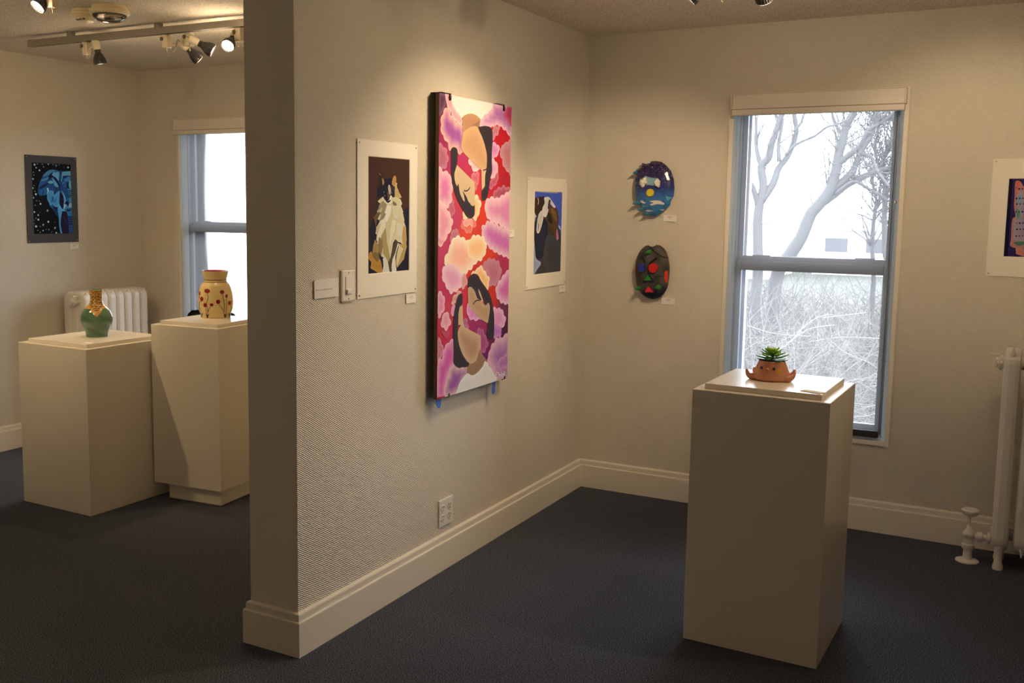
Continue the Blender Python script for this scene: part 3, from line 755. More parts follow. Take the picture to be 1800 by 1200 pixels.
for i in range(5):
    if i in (1, 3):
        box(bm, xs[i], xs[i+1], 0, .2, -.1, .445); box(bm, xs[i], xs[i+1], 0, .2, 2.10, H)
    else: box(bm, xs[i], xs[i+1], 0, .2, -.1, H)
struct('wall_back', bm, PAPER_Y)
bm = B()
vs = box(bm, -T, 0, PL, 0, 0, H)
bm.faces.ensure_lookup_table()
for f in bm.faces:
    f.normal_update()
    if f.normal.y < -.9: f.material_index = 1
struct('wall_partition', bm, [PAPER_X, ENDP])
PROF = [(0, 0), (.0206, 0), (.0206, .119), (.0196, .122), (.0125, .123), (.0125, .1435), (.011, .1475), (.006, .150), (0, .1525)]
q = 1
bm = B(); prism(bm, PROF, [(0, 0, 1, -1), (0, PL, 1, -1), (-T, PL, -1, -1), (-T, 0, -1, -1)]); struct('baseboard_partition', bm, TRIM)
bm = B(); prism(bm, PROF, [(0, 0, 1, -1), (XR, 0, -1, -1)]); struct('baseboard_back_right', bm, TRIM)
bm = B(); prism(bm, PROF, [(XL, 0, 1, -1), (-T, 0, -1, -1)]); struct('baseboard_back_left', bm, TRIM)
bm = B(); prism(bm, PROF, [(XL, 0, 1, -1), (XL, YR, 1, 1)]); struct('baseboard_left', bm, TRIM)
bm = B(); prism(bm, PROF, [(XR, 0, -1, -1), (XR, YR, -1, 1)]); struct('baseboard_right', bm, TRIM)
bm = B(); prism(bm, PROF, [(XL, YR, 1, 1), (XR, YR, -1, 1)]); struct('baseboard_rear', bm, TRIM)

# ------------------------------------------------------------------ windows
def ring(bm, x0, x1, z0, z1, w, y0, y1, wb=None, wt=None, bev=.0015):
    wb = w if wb is None else wb; wt = w if wt is None else wt
    box(bm, x0, x0+w, y0, y1, z0, z1, bev); box(bm, x1-w, x1, y0, y1, z0, z1, bev)
    box(bm, x0+w, x1-w, y0, y1, z0, z0+wb, bev); box(bm, x0+w, x1-w, y0, y1, z1-wt, z1, bev)
def window(n, x0, x1, z0, z1, r0, r1):
    e = new_empty('window_%d' % n, ((x0+x1)/2, 0, z0), kind='structure')
    bm = B(); ring(bm, x0-.021, x1+.021, z0-.024, z1+.004, .021, -.009, .0, wb=.022, wt=.004); put('casing', bm, TRIM, e)
    bm = B(); ring(bm, x0, x1, z0, z1, .003, .04, .2, wb=.004, wt=.004, bev=.0)
    o4 = [(x0, z0), (x1, z0), (x1, z1), (x0, z1)]; i4 = [(x0+.022, z0+.02), (x1-.022, z0+.02), (x1-.022, z1-.02), (x0+.022, z1-.02)]
    A4 = [bm.verts.new((x, -.004, z)) for x, z in o4]; B4 = [bm.verts.new((x, .044, z)) for x, z in i4]; _n = 0
    for i in range(4):
        j = (i+1) % 4; bm.faces.new((A4[i], A4[j], B4[j], B4[i]))
    bmesh.ops.recalc_face_normals(bm, faces=bm.faces); put('splayed_liner', bm, VLINER, e)
    bm = B(); ring(bm, x0+.022, x1-.022, z0+.018, z1-.02, .008, .044, .118, wb=.008, wt=.01); put('frame', bm, ALU, e)
    a, b = x0+.030, x1-.030
    # upper sash sits outside, lower sash inside
    bm = B(); ring(bm, a, b, r0+.03, z1-.03, .022, .085, .108, wb=r1-r0-.03, wt=.03, bev=.003)
    box(bm, x0+.10, x0+.19, .083, .088, r1-.004, r1+.006, .002); box(bm, x1-.19, x1-.10, .083, .088, r1-.004, r1+.006, .002)
    us = put('upper_sash', bm, ALU, e)
    bm = B(); box(bm, a+.021, b-.021, .095, .098, r1-.002, z1-.058); put('pane', bm, GLASS, us)
    bm = B(); ring(bm, a, b, z0+.026, r1-.024, .025, .05, .08, wb=.038, wt=r1-.024-r0, bev=.003)
    ls = put('lower_sash', bm, ALU, e)
    bm = B(); box(bm, a+.024, b-.024, .062, .065, z0+.062, r0+.001); put('pane', bm, GLASS, ls)
    bm = B(); ring(bm, x0+.024, x1-.024, z0+.004, z1-.004, .032, .150, .195, wb=.03, wt=.03); put('outer_frame', bm, WHITEF, e)
    return e
window(1, *WIN[0]); window(2, *WIN[1])

# ------------------------------------------------------------------ outdoors
GRASS = mat('winter grass', (0.30, 0.31, 0.24), .95)
t = GRASS.node_tree; N = t.nodes; no = N.new('ShaderNodeTexNoise'); no.inputs['Scale'].default_value = 1.2; no.inputs['Detail'].default_value = 6
tc = N.new('ShaderNodeTexCoord'); t.links.new(tc.outputs['Object'], no.inputs['Vector'])
r = N.new('ShaderNodeValToRGB'); r.color_ramp.elements[0].color = (.045, .055, .038, 1); r.color_ramp.elements[1].color = (.078, .075, .07, 1)
r.color_ramp.elements[0].position = .4; r.color_ramp.elements[1].position = .6
t.links.new(no.outputs['Fac'], r.inputs['Fac']); t.links.new(r.outputs['Color'], N['Principled BSDF'].inputs['Base Color'])
BARK = mat('grey bark', (0.085, 0.083, 0.09), .9, bump=(9, .6, .02))
TWIG = mat('dry pale twigs', (0.12, 0.112, 0.11), .9)
TWIG2 = mat('bleached dead branch', (0.20, 0.19, 0.18), .9)
bm = B(); box(bm, -70, 60, .6, 90, -1.9, -1.8); struct('ground', bm, GRASS)
def tree(name, label, limbs, D, seed, twigs=60, spread=1.0):
    rnd = random.Random(seed)
    base = limbs[0][1][0]
    e = new_empty(name, (base[0], D, -1.8), label, 'tree', 'bare trees behind the window')
    allp = []
    for li, (w, pts) in enumerate(limbs):
        dy = 0 if li == 0 else rnd.uniform(-.5, .5)
        P = [Vector((x, D+dy*i*.25, z)) for i, (x, z) in enumerate(pts)]
        if li == 0: P = [Vector((P[0].x-.05, D, -1.85))] + P
        Q = cat_rom(P, 3)
        w0 = w*.032
        rs = [w0*(1-.62*i/(len(Q)-1))+.004 for i in range(len(Q))]
        bm = B(); tube(bm, Q, rs, 7); put('trunk' if li == 0 else 'branch', bm, BARK, e, smooth=True)
        allp += [(Q[i], (Q[i+1]-Q[i]).normalized(), rs[i]) for i in range(len(Q)//3, len(Q)-1)]
    bm = B()
    for _ in range(twigs):
        p, d, r0 = rnd.choice(allp)
        d = (d*.8 + Vector((rnd.uniform(-1, 1)*spread, rnd.uniform(-.8, .8), rnd.uniform(-.3, .9)))).normalized()
        L = rnd.uniform(.5, 1.5); pts = [p]
        for s in range(5):
            d = (d + Vector((rnd.uniform(-.3, .3), rnd.uniform(-.3, .3), rnd.uniform(-.2, .25)))).normalized()
            pts.append(pts[-1]+d*L/5)
        tube(bm, pts, [min(r0*.4, .013)*(1-s*.16) for s in range(6)], 4)
        for s in (2, 3, 4):
            dd = (d + Vector((rnd.uniform(-1, 1), rnd.uniform(-.5, .5), rnd.uniform(-.4, .9)))).normalized()
            a = pts[s]; b = a+dd*L*.3; c = b+(dd+Vector((rnd.uniform(-.4, .4), 0, rnd.uniform(-.2, .4))))*L*.2
            tube(bm, [a, b, c], [.006, .004, .002], 3)
    put('twigs', bm, BARK, e, kind='stuff')
T1 = [(3.2, [(-2.2369, 0.2731), (-2.2465, 0.6828), (-2.2823, 1.2936), (-2.2605, 1.6415), (-2.2035, 1.9587), (-2.2629, 2.332), (-2.1418, 2.4735), (-2.0971, 2.7288), (-2.036, 2.9257), (-1.9766, 3.1497), (-1.8786, 3.4269), (-1.8142, 3.8145)]), (1.8, [(-2.278, 1.5835), (-2.3736, 1.9298), (-2.4988, 2.1611), (-2.6621, 2.5961)]), (1.4, [(-2.2531, 2.3033), (-2.3574, 2.5338), (-2.426, 2.7927), (-2.4567, 3.1648), (-2.5551, 3.4532)]), (2.2, [(-2.2476, 1.6704), (-2.0504, 2.0159), (-1.9792, 2.3008), (-1.8363, 2.526), (-1.718, 2.9457), (-1.7891, 3.2838), (-1.8615, 3.6497)]), (0.8, [(-1.8363, 2.526), (-1.6784, 2.6923), (-1.518, 2.773), (-1.3052, 2.8517), (-1.0986, 2.9983), (-0.9153, 3.0343), (-0.7361, 3.1108)]), (1.2, [(-1.9425, 2.4141), (-1.9709, 2.7263), (-1.9209, 3.148), (-1.9962, 3.5717)]), (0.7, [(-1.718, 2.9457), (-1.5889, 3.1097), (-1.5179, 3.3297), (-1.3438, 3.6265)])]
T2 = [(4.2, [(-2.0356, 0.1358), (-1.8051, 0.6688), (-1.5984, 1.02), (-1.4537, 1.4501), (-1.2997, 1.6496), (-1.1248, 1.9309), (-1.0361, 2.2924), (-1.0103, 2.5689), (-0.9553, 2.7883), (-0.9153, 3.0343), (-0.8216, 3.2498), (-0.7098, 3.5981), (-0.6752, 3.9199)]), (2.4, [(-1.3513, 1.5927), (-1.0402, 1.8473), (-0.8626, 2.0143), (-0.5827, 2.1787), (-0.3303, 2.2861), (-0.0802, 2.3649), (0.2842, 2.5476)]), (2.2, [(-1.1234, 1.903), (-0.9449, 2.0699), (-0.7715, 2.29), (-0.6841, 2.6182), (-0.5428, 2.8877), (-0.4829, 3.2109), (-0.5062, 3.6427)]), (1.8, [(-1.027, 2.3755), (-0.7859, 2.5652), (-0.6103, 2.6988), (-0.4698, 2.9672), (-0.2217, 3.0946), (0.1116, 3.4026)]), (1.2, [(-0.6812, 2.5635), (-0.4449, 2.5052), (-0.3303, 2.2861), (-0.1651, 2.0677), (0.0243, 1.8507)]), (1.0, [(-1.0402, 1.8473), (-0.76, 2.0694), (-0.519, 1.9589), (-0.3322, 1.8496), (-0.0932, 1.6871)]), (1.0, [(-0.9318, 2.8427), (-1.1049, 3.1224), (-1.2283, 3.4566)])]
T3 = [(2.0, [(-0.1741, 0.3648), (-0.2224, 0.7786), (-0.2728, 1.4664), (-0.2898, 2.0135), (-0.3633, 2.4224), (-0.2323, 2.826), (-0.186, 3.3612), (-0.1904, 3.8939)]), (1.0, [(-0.28, 1.7404), (-0.1696, 2.1491), (-0.0402, 2.5529), (0.1449, 2.8169)]), (0.9, [(-0.3273, 2.2316), (-0.5023, 2.615), (-0.4771, 3.1026), (-0.5761, 3.5112)])]
T4 = [(1.6, [(-0.5759, 0.0656), (-0.639, 0.7649), (-0.642, 1.3225), (-0.6115, 1.7383), (-0.7118, 2.1519), (-0.6551, 2.563)]), (0.8, [(-0.6304, 1.5999), (-0.4872, 1.8491), (-0.3154, 2.0135)])]
tree('bare_tree', 'leftmost bare tree outside the right window, trunk forking into upright limbs', T1, 14.0, 1, 40)
tree('bare_tree', 'thick bare tree leaning right across the right window', T2, 14.6, 2, 150)
tree('bare_tree', 'slim straight bare tree at the right edge of the right window', T3, 15.5, 3, 150)
tree('bare_tree', 'short slender bare tree behind the leaning trunk outside the window', T4, 17.0, 4, 70)
rnd = random.Random(11)
def thicket(bm, n, mi, x0, x1, y0, y1, zmax, rr):
    for _ in range(n):
        y = y0+(y1-y0)*rnd.random()**.8; x = rnd.uniform(x0, x1) - .30*(y-10)
        p = Vector((x, y, -1.8 + rnd.random()**1.5*1.2)); d = Vector((rnd.uniform(-1, 1), rnd.uniform(-.4, .4), rnd.uniform(-.1, 1.1))).normalized()
        L = rnd.uniform(.5, 1.7); pts = [p]
        for s in range(4):
            d = (d+Vector((rnd.uniform(-.45, .45), rnd.uniform(-.3, .3), rnd.uniform(-.35, .25)))).normalized(); pts.append(pts[-1]+d*L/4)
        if pts[-1].z > zmax: continue
        tube(bm, pts, [rr*(1-s*.2) for s in range(5)], 3, mi=mi, caps=False)
bm = B()
thicket(bm, 5200, 0, -3.6, 3.2, 7.0, 22.0, 1.1, .008)
thicket(bm, 1500, 1, -3.6, 3.2, 6.6, 14.0, .8, .006)
o = put('brush_thicket', bm, [TWIG, TWIG2], kind='stuff', origin=(0, 12, -1.8)); tag(o, 'tangled grey brush of bare and bleached twigs below the trees outside', 'brush')
e = new_empty('fallen_branch', (0, 9, -1.8), 'bleached fallen branches lying on the brush outside the right window', 'branch')
for L in [[(-0.6307, -0.268), (-0.5475, -0.1206), (-0.4416, 0.0037), (-0.2686, 0.0849), (-0.1355, 0.0474), (-0.0875, -0.0415)], [(-1.2168, -0.0726), (-0.9555, -0.1737), (-0.7013, -0.2143), (-0.4748, -0.2325)], [(-0.3854, -0.2374), (-0.0372, -0.1762), (0.2206, -0.1797), (0.5161, -0.1979)], [(-0.0781, -0.2255), (0.0596, -0.3761), (0.3444, -0.5125)], [(-0.2255, 0.0992), (0.0543, 0.1401), (0.2658, 0.1649)], [(-0.6963, -0.3203), (-0.4371, -0.0894), (-0.1314, -0.0331)]]:
    bm = B(); tube(bm, cat_rom([(x, 9+.2*i, z) for i, (x, z) in enumerate(L)], 3), .007, 5); put('branch', bm, TWIG2, e)
SIDING = mat('pale house siding', (0.72, 0.72, 0.72), .8); ROOF = mat('pale grey roof', (0.45, 0.45, 0.47), .8); DARKW = mat('dark house window', (.1, .1, .12), .3)
def house(x0, x1, y0, y1, z1, label, wins):
    e = new_empty('house', ((x0+x1)/2, (y0+y1)/2, -1.8), label, 'building')
    bm = B(); box(bm, x0, x1, y0, y1, -1.8, z1); put('wall', bm, SIDING, e)
    bm = B(); ym = (y0+y1)/2
    v = [bm.verts.new(c) for c in ((x0-.3, y0-.3, z1), (x1+.3, y0-.3, z1), (x1+.3, y1+.3, z1), (x0-.3, y1+.3, z1), (x0-.3, ym, z1+.9), (x1+.3, ym, z1+.9))]
    for f in ((0, 1, 5, 4), (2, 3, 4, 5), (0, 4, 3), (1, 2, 5), (0, 3, 2, 1)): bm.faces.new([v[i] for i in f])
    put('roof', bm, ROOF, e)
    for a, b, c, d in wins:
        bm = B(); box(bm, a, b, y0-.04, y0+.02, c, d); put('window', bm, DARKW, e)
house(-12.6, -8.6, 44, 50, 0.9, 'pale low house seen far off between the trunks outside', [(-11.8, -11.0, -.6, .3), (-10.4, -9.6, -.6, .3)])
house(-7.6, -3.6, 50, 56, 0.5, 'second pale house far behind the leaning tree', [(-7.0, -5.9, -.6, .1), (-5.0, -4.2, -.6, .1)])
# large white building close beyond the left window
e = new_empty('white_annex', (-13, 12, -1.8), 'plain white building filling the view of the left window', 'building')
bm = B(); box(bm, -22, -7.2, 9.5, 16, -1.8, 3.2); put('wall', bm, mat('white render', (.9, .9, .9), .8), e)
bm = B(); box(bm, -22.2, -7.0, 9.3, 16.2, 3.2, 3.4); put('roof', bm, ROOF, e)
# ------------------------------------------------------------------ roller blinds
def blind(x0, x1, label, chain):
    e = new_empty('roller_blind', ((x0+x1)/2, -.01, 2.0), label, 'blind', 'window blinds')
    z0, z1 = 1.995, 2.095
    bm = B(); box(bm, x0, x1, -.052, -.010, z0+.030, z1, .003); put('cassette', bm, BLIND, e)
    bm = B(); box(bm, x0-.001, x1+.001, -.055, -.012, z0, z0+.0285, .004); put('bottom_rail', bm, BLIND, e)
    bm = B(); box(bm, x0-.006, x0-.0005, -.056, -.010, z0+.03, z1+.002, .001); put('end_cap', bm, BLIND, e)
    bm = B(); box(bm, x1+.0005, x1+.006, -.056, -.010, z0+.03, z1+.002, .001); put('end_cap', bm, BLIND, e)
    bm = B(); box(bm, x0+.020, x1-.034, -.010, -.0092, .49, z0+.004); put('sheer_shade', bm, SCREEN, e)
    bm = B(); box(bm, x0+.018, x1-.034, -.016, -.004, .459, .492, .003); put('hem_bar', bm, VINYL, e)
    if chain:
        bm = B(); xa, xb, zb = x1-.018, x1-.045, .83
        pts = []; z = z0-.004
        while z > zb: pts.append((xa, z)); z -= .0095
        for k in range(1, 6): a = math.pi*k/6; pts.append(((xa+xb)/2+(xa-xb)/2*math.cos(a), zb-.012*math.sin(a)))
        z = zb
        while z < z0-.004: pts.append((xb, z)); z += .0095
        for x, z in pts: bmesh.ops.create_icosphere(bm, subdivisions=1, radius=.0024, matrix=Matrix.Translation((x, -.006 if x == xa else -.006, z)))
        for x in (xa, xb): tube(bm, [(x, -.006, zb), (x, -.006, z0)], .0007, 4)
        put('bead_chain', bm, BEAD, e, kind='stuff')
        bm = B(); lathe(bm, [(.002, 0), (.0045, .003), (.0045, .012), (.002, .015)], (xa, -.007, 1.57), (0, 0, 1), 8); put('chain_connector', bm, BRASS, e)
blind(0.781, 1.562, 'off-white blind cassette above the right window with bead chain', True)
blind(-2.984, -2.195, 'off-white blind cassette above the left window', False)

# ------------------------------------------------------------------ pedestals
def pedestal(cx, cy, w, d, z0, h, lid, ang, label, plinth=None, name='display_pedestal'):
    e = new_empty(name, (cx, cy, 0), label, 'pedestal', 'white display pedestals')
    R = Matrix.Rotation(ang, 3, 'Z'); c = (cx, cy, 0)
    bm = B(); box(bm, cx-w/2, cx+w/2, cy-d/2, cy+d/2, z0, h, .0022, rot=R, piv=c)
    put('body', bm, PLINTH, e)
    i = .034
    bm = B(); box(bm, cx-w/2+i, cx+w/2-i, cy-d/2+i, cy+d/2-i, h, h+lid, .0015, rot=R, piv=c); put('lid', bm, PLINTH, e)
    if plinth:
        a, b, f, g = plinth
        bm = B(); box(bm, cx-w/2+a, cx+w/2-b, cy-d/2+f, cy+d/2-g, 0, z0+.002, .008, rot=R, piv=c); put('toe_kick', bm, PLINTH, e)
    return e
pedestal(1.3365, -1.4435, .463, .462, 0, .911, .019, R2(-1.5), 'white pedestal in front of the right window holding the small potted plant')
pedestal(-2.081, -1.530, .504, .538, 0, .829, .018, R2(-.4), 'low wide white pedestal at far left holding the green vase')
_L2 = (-1.6175, -1.1675)
pedestal(_L2[0], _L2[1], .431, .431, .083, .917, .018, R2(4.7), 'taller white pedestal behind the partition holding the poppy vase, raised on a recessed base', plinth=(.075, .02, .022, .02))

# ------------------------------------------------------------------ matted pictures
def px_x(xp): return lambda a, b, o: (xp+o, a, b)
def px_y(yp): return lambda a, b, o: (a, yp-o, b)
def pin(e, P, n):
    bm = B(); lathe(bm, [(.003, 0), (.0035, .001), (.002, .003)], P, n, 8); put('pin', bm, BRASS, e)
def matted(name, label, cat, axis, plane, outer, inner, matm, art, white, bgc, step=.02, eps=0.00003, curl=0.004):
    """outer/inner = (a0,a1,z0,z1). real mat board with cut window and the print behind it"""
    P = px_x(plane) if axis == 'x' else px_y(plane)
    n = (1, 0, 0) if axis == 'x' else (0, -1, 0)
    c = P((outer[0]+outer[1])/2, outer[2], 0)
    e = new_empty(name, c, label, cat)
    bm = B(); t0, t1 = .0015, .0045
    # mat board ring with bevelled window
    def loop(r, o): return [bm.verts.new(P(a, b, o)) for a, b in ((r[0], r[2]), (r[1], r[2]), (r[1], r[3]), (r[0], r[3]))]
    ib = (inner[0]+.0018, inner[1]-.0018, inner[2]+.0018, inner[3]-.0018)
    L0, L1, L2, L3 = loop(outer, t0), loop(outer, t1), loop(inner, t1), loop(ib, t0+.0012)
    for a, b in ((L0, L1), (L1, L2), (L2, L3)):
        for i in range(4): bm.faces.new((a[i], a[(i+1) % 4], b[(i+1) % 4], b[i]))
    bm.faces.new(L0)
    bmesh.ops.recalc_face_normals(bm, faces=bm.faces)
    put('mat_board', bm, matm, e)
    bm, ly = pic_bm()
    rect_face(bm, ly, inner, P, tuple(min(.9, hexl(bgc)[i]/white[i]) for i in range(3)), .0017)
    picture(bm, ly, art, inner, lambda a, b, o: P(a, b, o+.0017), white, step, .003, eps*.5)
    fix_normals(bm, n)
    put('picture', bm, vmat('print', .6, spec=.08), e)
    for a in (outer[0]+.012, outer[1]-.012):
        for b in (outer[2]+.012, outer[3]-.012): pin(e, P(a, b, t1), n)
    return e
def wlin(h, s=1.0): return tuple(x*s for x in hexl(h))
matted('matted_cat_print', 'tall white-matted print of a sitting long-haired cat beside the light switch', 'picture', 'x', 0, (-2.140, -1.737, 1.201, 1.771), (-2.072, -1.792, 1.287, 1.7135), BOARD, ART_CAT, wlin('f8e8d4', 1.25), '4a2a18')
matted('matted_bird_print', 'cream-matted print of a dark bird on blue, hung right of the cloud canvas', 'picture', 'x', 0, (-.742, -.268, 1.140, 1.680), (-.659, -.327, 1.2085, 1.6145), BOARD, ART_BIRD, wlin('e8d4b0', 1.2), '4858a0')
matted('matted_elephant_print', 'black-matted print of a blue elephant among stars on the left wall', 'picture', 'x', XL, (-.9405, -.550, 1.277, 1.8265), (-.8925, -.595, 1.333, 1.780), mat('black mat board', (.022, .019, .018), .6), ART_ELEPHANT, wlin('e0d8c8', 1.15), '08080c')
matted('matted_collage', 'cream-matted collage on purple paper at the right edge of the back wall', 'picture', 'y', 0, (1.9335, 2.345, 1.2525, 1.772), (1.999, 2.28, 1.341, 1.6865), BOARD, ART_COLLAGE, wlin('f0e0c0', 1.1), '2a2248')

# ------------------------------------------------------------------ cloud canvas
CA = (-1.6455, -1.011, .7575, 1.978)
e = new_empty('canvas_painting', (0.03, (CA[0]+CA[1])/2, CA[2]), 'large pink and red canvas of clouds and two faceless dark-haired figures on the partition', 'painting')
bm = B(); box(bm, .030, .0466, CA[0], CA[1], CA[2], CA[3], .0015)
put('canvas_board', bm, mat('painted canvas edge', (.13, .065, .035), .7, bump=(90, .6, .002)), e)
bm, ly = pic_bm(); Pc = px_x(.0467)
cw = wlin('f0e4cc', 1.3); seeds = [(a, b, tuple(min(.9, hexl(c)[i]/cw[i]) for i in range(3))) for a, b, c in CANVAS_SEEDS]
nx, nz = 22, 44; g = {}
for i in range(nx+1):
    for j in range(nz+1):
        a = CA[0]+(CA[1]-CA[0])*i/nx; b = CA[2]+(CA[3]-CA[2])*j/nz
        ws = [1/((a-s[0])**2+(b-s[1])**2+.0004)**1.5 for s in seeds]; T_ = sum(ws)
        v = bm.verts.new(Pc(a, b, 0)); v[ly] = tuple(sum(w*s[2][k] for w, s in zip(ws, seeds))/T_ for k in range(3))+(1,); g[i, j] = v
for i in range(nx):
    for j in range(nz): bm.faces.new((g[i, j], g[i+1, j], g[i+1, j+1], g[i, j+1]))
picture(bm, ly, ART_CANVAS, CA, Pc, cw, .046, .0085, .00003)
fix_normals(bm, (1, 0, 0))
put('painted_surface', bm, vmat('acrylic paint', .6, spec=.1, bump=(120, .12, .001)), e)
CLIPM = mat('dark steel clip', (.05, .04, .035), .35, metal=.8)
for y in (-1.63, -1.155):
    bm = B(); box(bm, 0, .0505, y-.004, y+.072 if y < -1.5 else y+.068, 1.979, 1.9825); box(bm, .0475, .0505, y+.058, y+.068, 1.955, 1.982)
    tube(bm, [(.051, y+.063, 1.978), (.052, y+.056, 1.967), (.052, y+.066, 1.955), (.051, y+.072, 1.975)], .0012, 5)
    put('hanging_clip', bm, CLIPM, e)
for y in (-1.575, -1.065):
    bm = B(); box(bm, 0, .050, y, y+.03, .7545, .7575); box(bm, .0475, .0505, y+.02, y+.03, .755, .768)
    put('hanging_clip', bm, CLIPM, e)
TAPE = mat('blue masking tape', (.01, .10, .50), .6)
for y, s in ((-1.635, 1), (-1.145, -1)):
    bm = B()
    V = [(.035, y, .757), (.035, y+.045, .757), (.037, y+.040, .728), (.039, y+.028, .715), (.038, y+.012, .718), (.036, y+.002, .735)]
    if s < 0: V = [(.035, y+.012, .757), (.035, y+.040, .757), (.040, y+.024, .700), (.040, y+.010, .697), (.038, y, .706), (.037, y+.004, .725)]
    a = [bm.verts.new(v) for v in V]; b = [bm.verts.new((v[0]+.0008, v[1], v[2])) for v in V]
    bm.faces.new(a); bm.faces.new(b)
    for i in range(6): bm.faces.new((a[i], a[(i+1) % 6], b[(i+1) % 6], b[i]))
    bmesh.ops.recalc_face_normals(bm, faces=bm.faces)
    put('masking_tape', bm, TAPE, e)

# ------------------------------------------------------------------ caption cards
def card(label, axis, plane, a0, z0, w=.070, h=.034, lines=((.0, .55, .42), (.0, .25, .62), (.0, -.05, .18)), flat=None):
    P = px_x(plane) if axis == 'x' else px_y(plane)
    e = new_empty('caption_card', P(a0+w/2, z0, 0), label, 'label', 'small white caption cards')
    bm = B(); p, q = P(a0, z0, .0005), P(a0+w, z0+h, .005)
    box(bm, min(p[0], q[0]), max(p[0], q[0]), min(p[1], q[1]), max(p[1], q[1]), z0, z0+h, .0004); put('card', bm, CARD, e)
    bm = B()
    for k, (dx, dy, l) in enumerate(lines):
        zc = z0+h*(.5+dy*.5); n = int(l*16); x = a0+w/2-n*.0018
        for i in range(n):
            if (i*5+k*3) % 7 == 3: x += .0036; continue
            hh = .0016+.0006*((i*3+k) % 2)
            bm.faces.new([bm.verts.new(P(c[0], c[1], .0052)) for c in ((x, zc), (x+.0026, zc), (x+.0026, zc+hh), (x, zc+hh))]); x += .0036
    fix_normals(bm, (1, 0, 0) if axis == 'x' else (0, -1, 0))
    put('print', bm, INK, e, kind='stuff'); return e
card('small white caption card under the lower right corner of the cat print', 'x', 0, -1.8135, 1.1590)
card('white caption card just peeking out behind the right edge of the big canvas', 'x', 0, -.948, 1.3975)
card('small white caption card under the lower right corner of the bird print', 'x', 0, -.338, 1.1010)
card('small caption card under the elephant print', 'x', XL, -.6235, 1.2305)
card('small white caption card below the night-sky mask', 'y', 0, .4350, 1.4700)
card('small white caption card below the dark mask with coloured shapes', 'y', 0, .4400, 1.0390)
def text_bm(s, size):
    cu = bpy.data.curves.new('txt', 'FONT'); cu.body = s; cu.size = size; cu.extrude = 0
    o = bpy.data.objects.new('txt', cu); COL.objects.link(o)
    dg = bpy.context.evaluated_depsgraph_get(); me = bpy.data.meshes.new_from_object(o.evaluated_get(dg))
    bm = B(); bm.from_mesh(me); bpy.data.objects.remove(o); bpy.data.curves.remove(cu); bpy.data.meshes.remove(me); return bm
e = new_empty('notice_card', (0, -2.325, 1.22), 'white notice card with one line of print, left of the light switch', 'sign')
bm = B(); box(bm, .0015, .0055, -2.392, -2.257, 1.2205, 1.284, .0005); put('card', bm, CARD, e)
bm = text_bm('Please do not touch the artwork', .0072)
bmesh.ops.transform(bm, matrix=Matrix(((0, 0, 1, .0057), (1, 0, 0, -2.387), (0, 1, 0, 1.2475), (0, 0, 0, 1))), verts=bm.verts)
put('lettering', bm, INK, e)
# cards lying on the pedestal lids
for lab, x, y, z, a in (('caption card lying flat on the right pedestal beside the potted plant', 1.492, -1.606, .930, -20), ('tiny card lying at the front corner of the low left pedestal', -1.90, -1.725, .847, 8)):
    e = new_empty('caption_card', (x, y, z), lab, 'label', 'small white caption cards')
    w = .037 if z > .9 else .028
    bm = B(); box(bm, x-w, x+w, y-.017, y+.017, z, z+.0022, .0004, rot=Matrix.Rotation(R2(a), 3, 'Z')); put('card', bm, mat('buff card', (.66, .55, .42), .8) if z > .9 else CARD, e)

# ------------------------------------------------------------------ switch and outlet
e = new_empty('dimmer_switch', (0, -2.199, 1.196), 'cream slide dimmer switch between the notice card and the cat print', 'switch')
SW = mat('almond switch plastic', (.76, .71, .62), .3)
bm = B(); box(bm, 0, .0085, -2.2405, -2.157, 1.196, 1.312, .0065); put('cover_plate', bm, SW, e)
bm = B(); box(bm, .008, .0105, -2.2185, -2.179, 1.222, 1.288, .001); sp = put('slide_track', bm, SW, e)
bm = B(); box(bm, .010, .0165, -2.2155, -2.190, 1.226, 1.241, .0015); put('slider', bm, CARD, sp)
for z in (1.208, 1.300):
    bm = B(); lathe(bm, [(.0028, 0), (.0028, .0005), (.001, .0012)], (.0085, -2.199, z), (1, 0, 0), 8); put('screw', bm, mat('screw', (.2, .16, .12), .4, metal=.6), e)
e = new_empty('wall_outlet', (0, -1.492, .186), 'white four-socket outlet plate low on the partition wall', 'outlet')
OUT = mat('white outlet plate', (.80, .77, .75), .3)
bm = B(); box(bm, 0, .0075, -1.549, -1.433, .1865, .3025, .0012); put('cover_plate', bm, OUT, e)
SLOT = mat('outlet slots', (.03, .02, .015), .6); OUT2 = mat('ivory outlet face', (.72, .66, .50), .35)
for iy, y in enumerate((-1.520, -1.464)):
    for z in (.2645, .2235):
        bm = B(); lathe(bm, [(.0155, 0), (.0155, .0016), (.014, .0022)], (.0075, y, z), (1, 0, 0), 20)
        f = put('socket', bm, OUT if iy == 0 else OUT2, e)
        bm = B()
        for dy, l in ((-.0058, .009), (.0058, .0075)): box(bm, .0096, .0101, y+dy-.0012, y+dy+.0012, z+.002, z+.002+l)
        lathe(bm, [(.0024, 0), (.0024, .0004)], (.0097, y, z-.0065), (1, 0, 0), 8)
        put('slots', bm, SLOT, f)
    bm = B(); lathe(bm, [(.002, 0), (.001, .001)], (.0075, y, .244), (1, 0, 0), 8); put('screw', bm, SLOT, e)

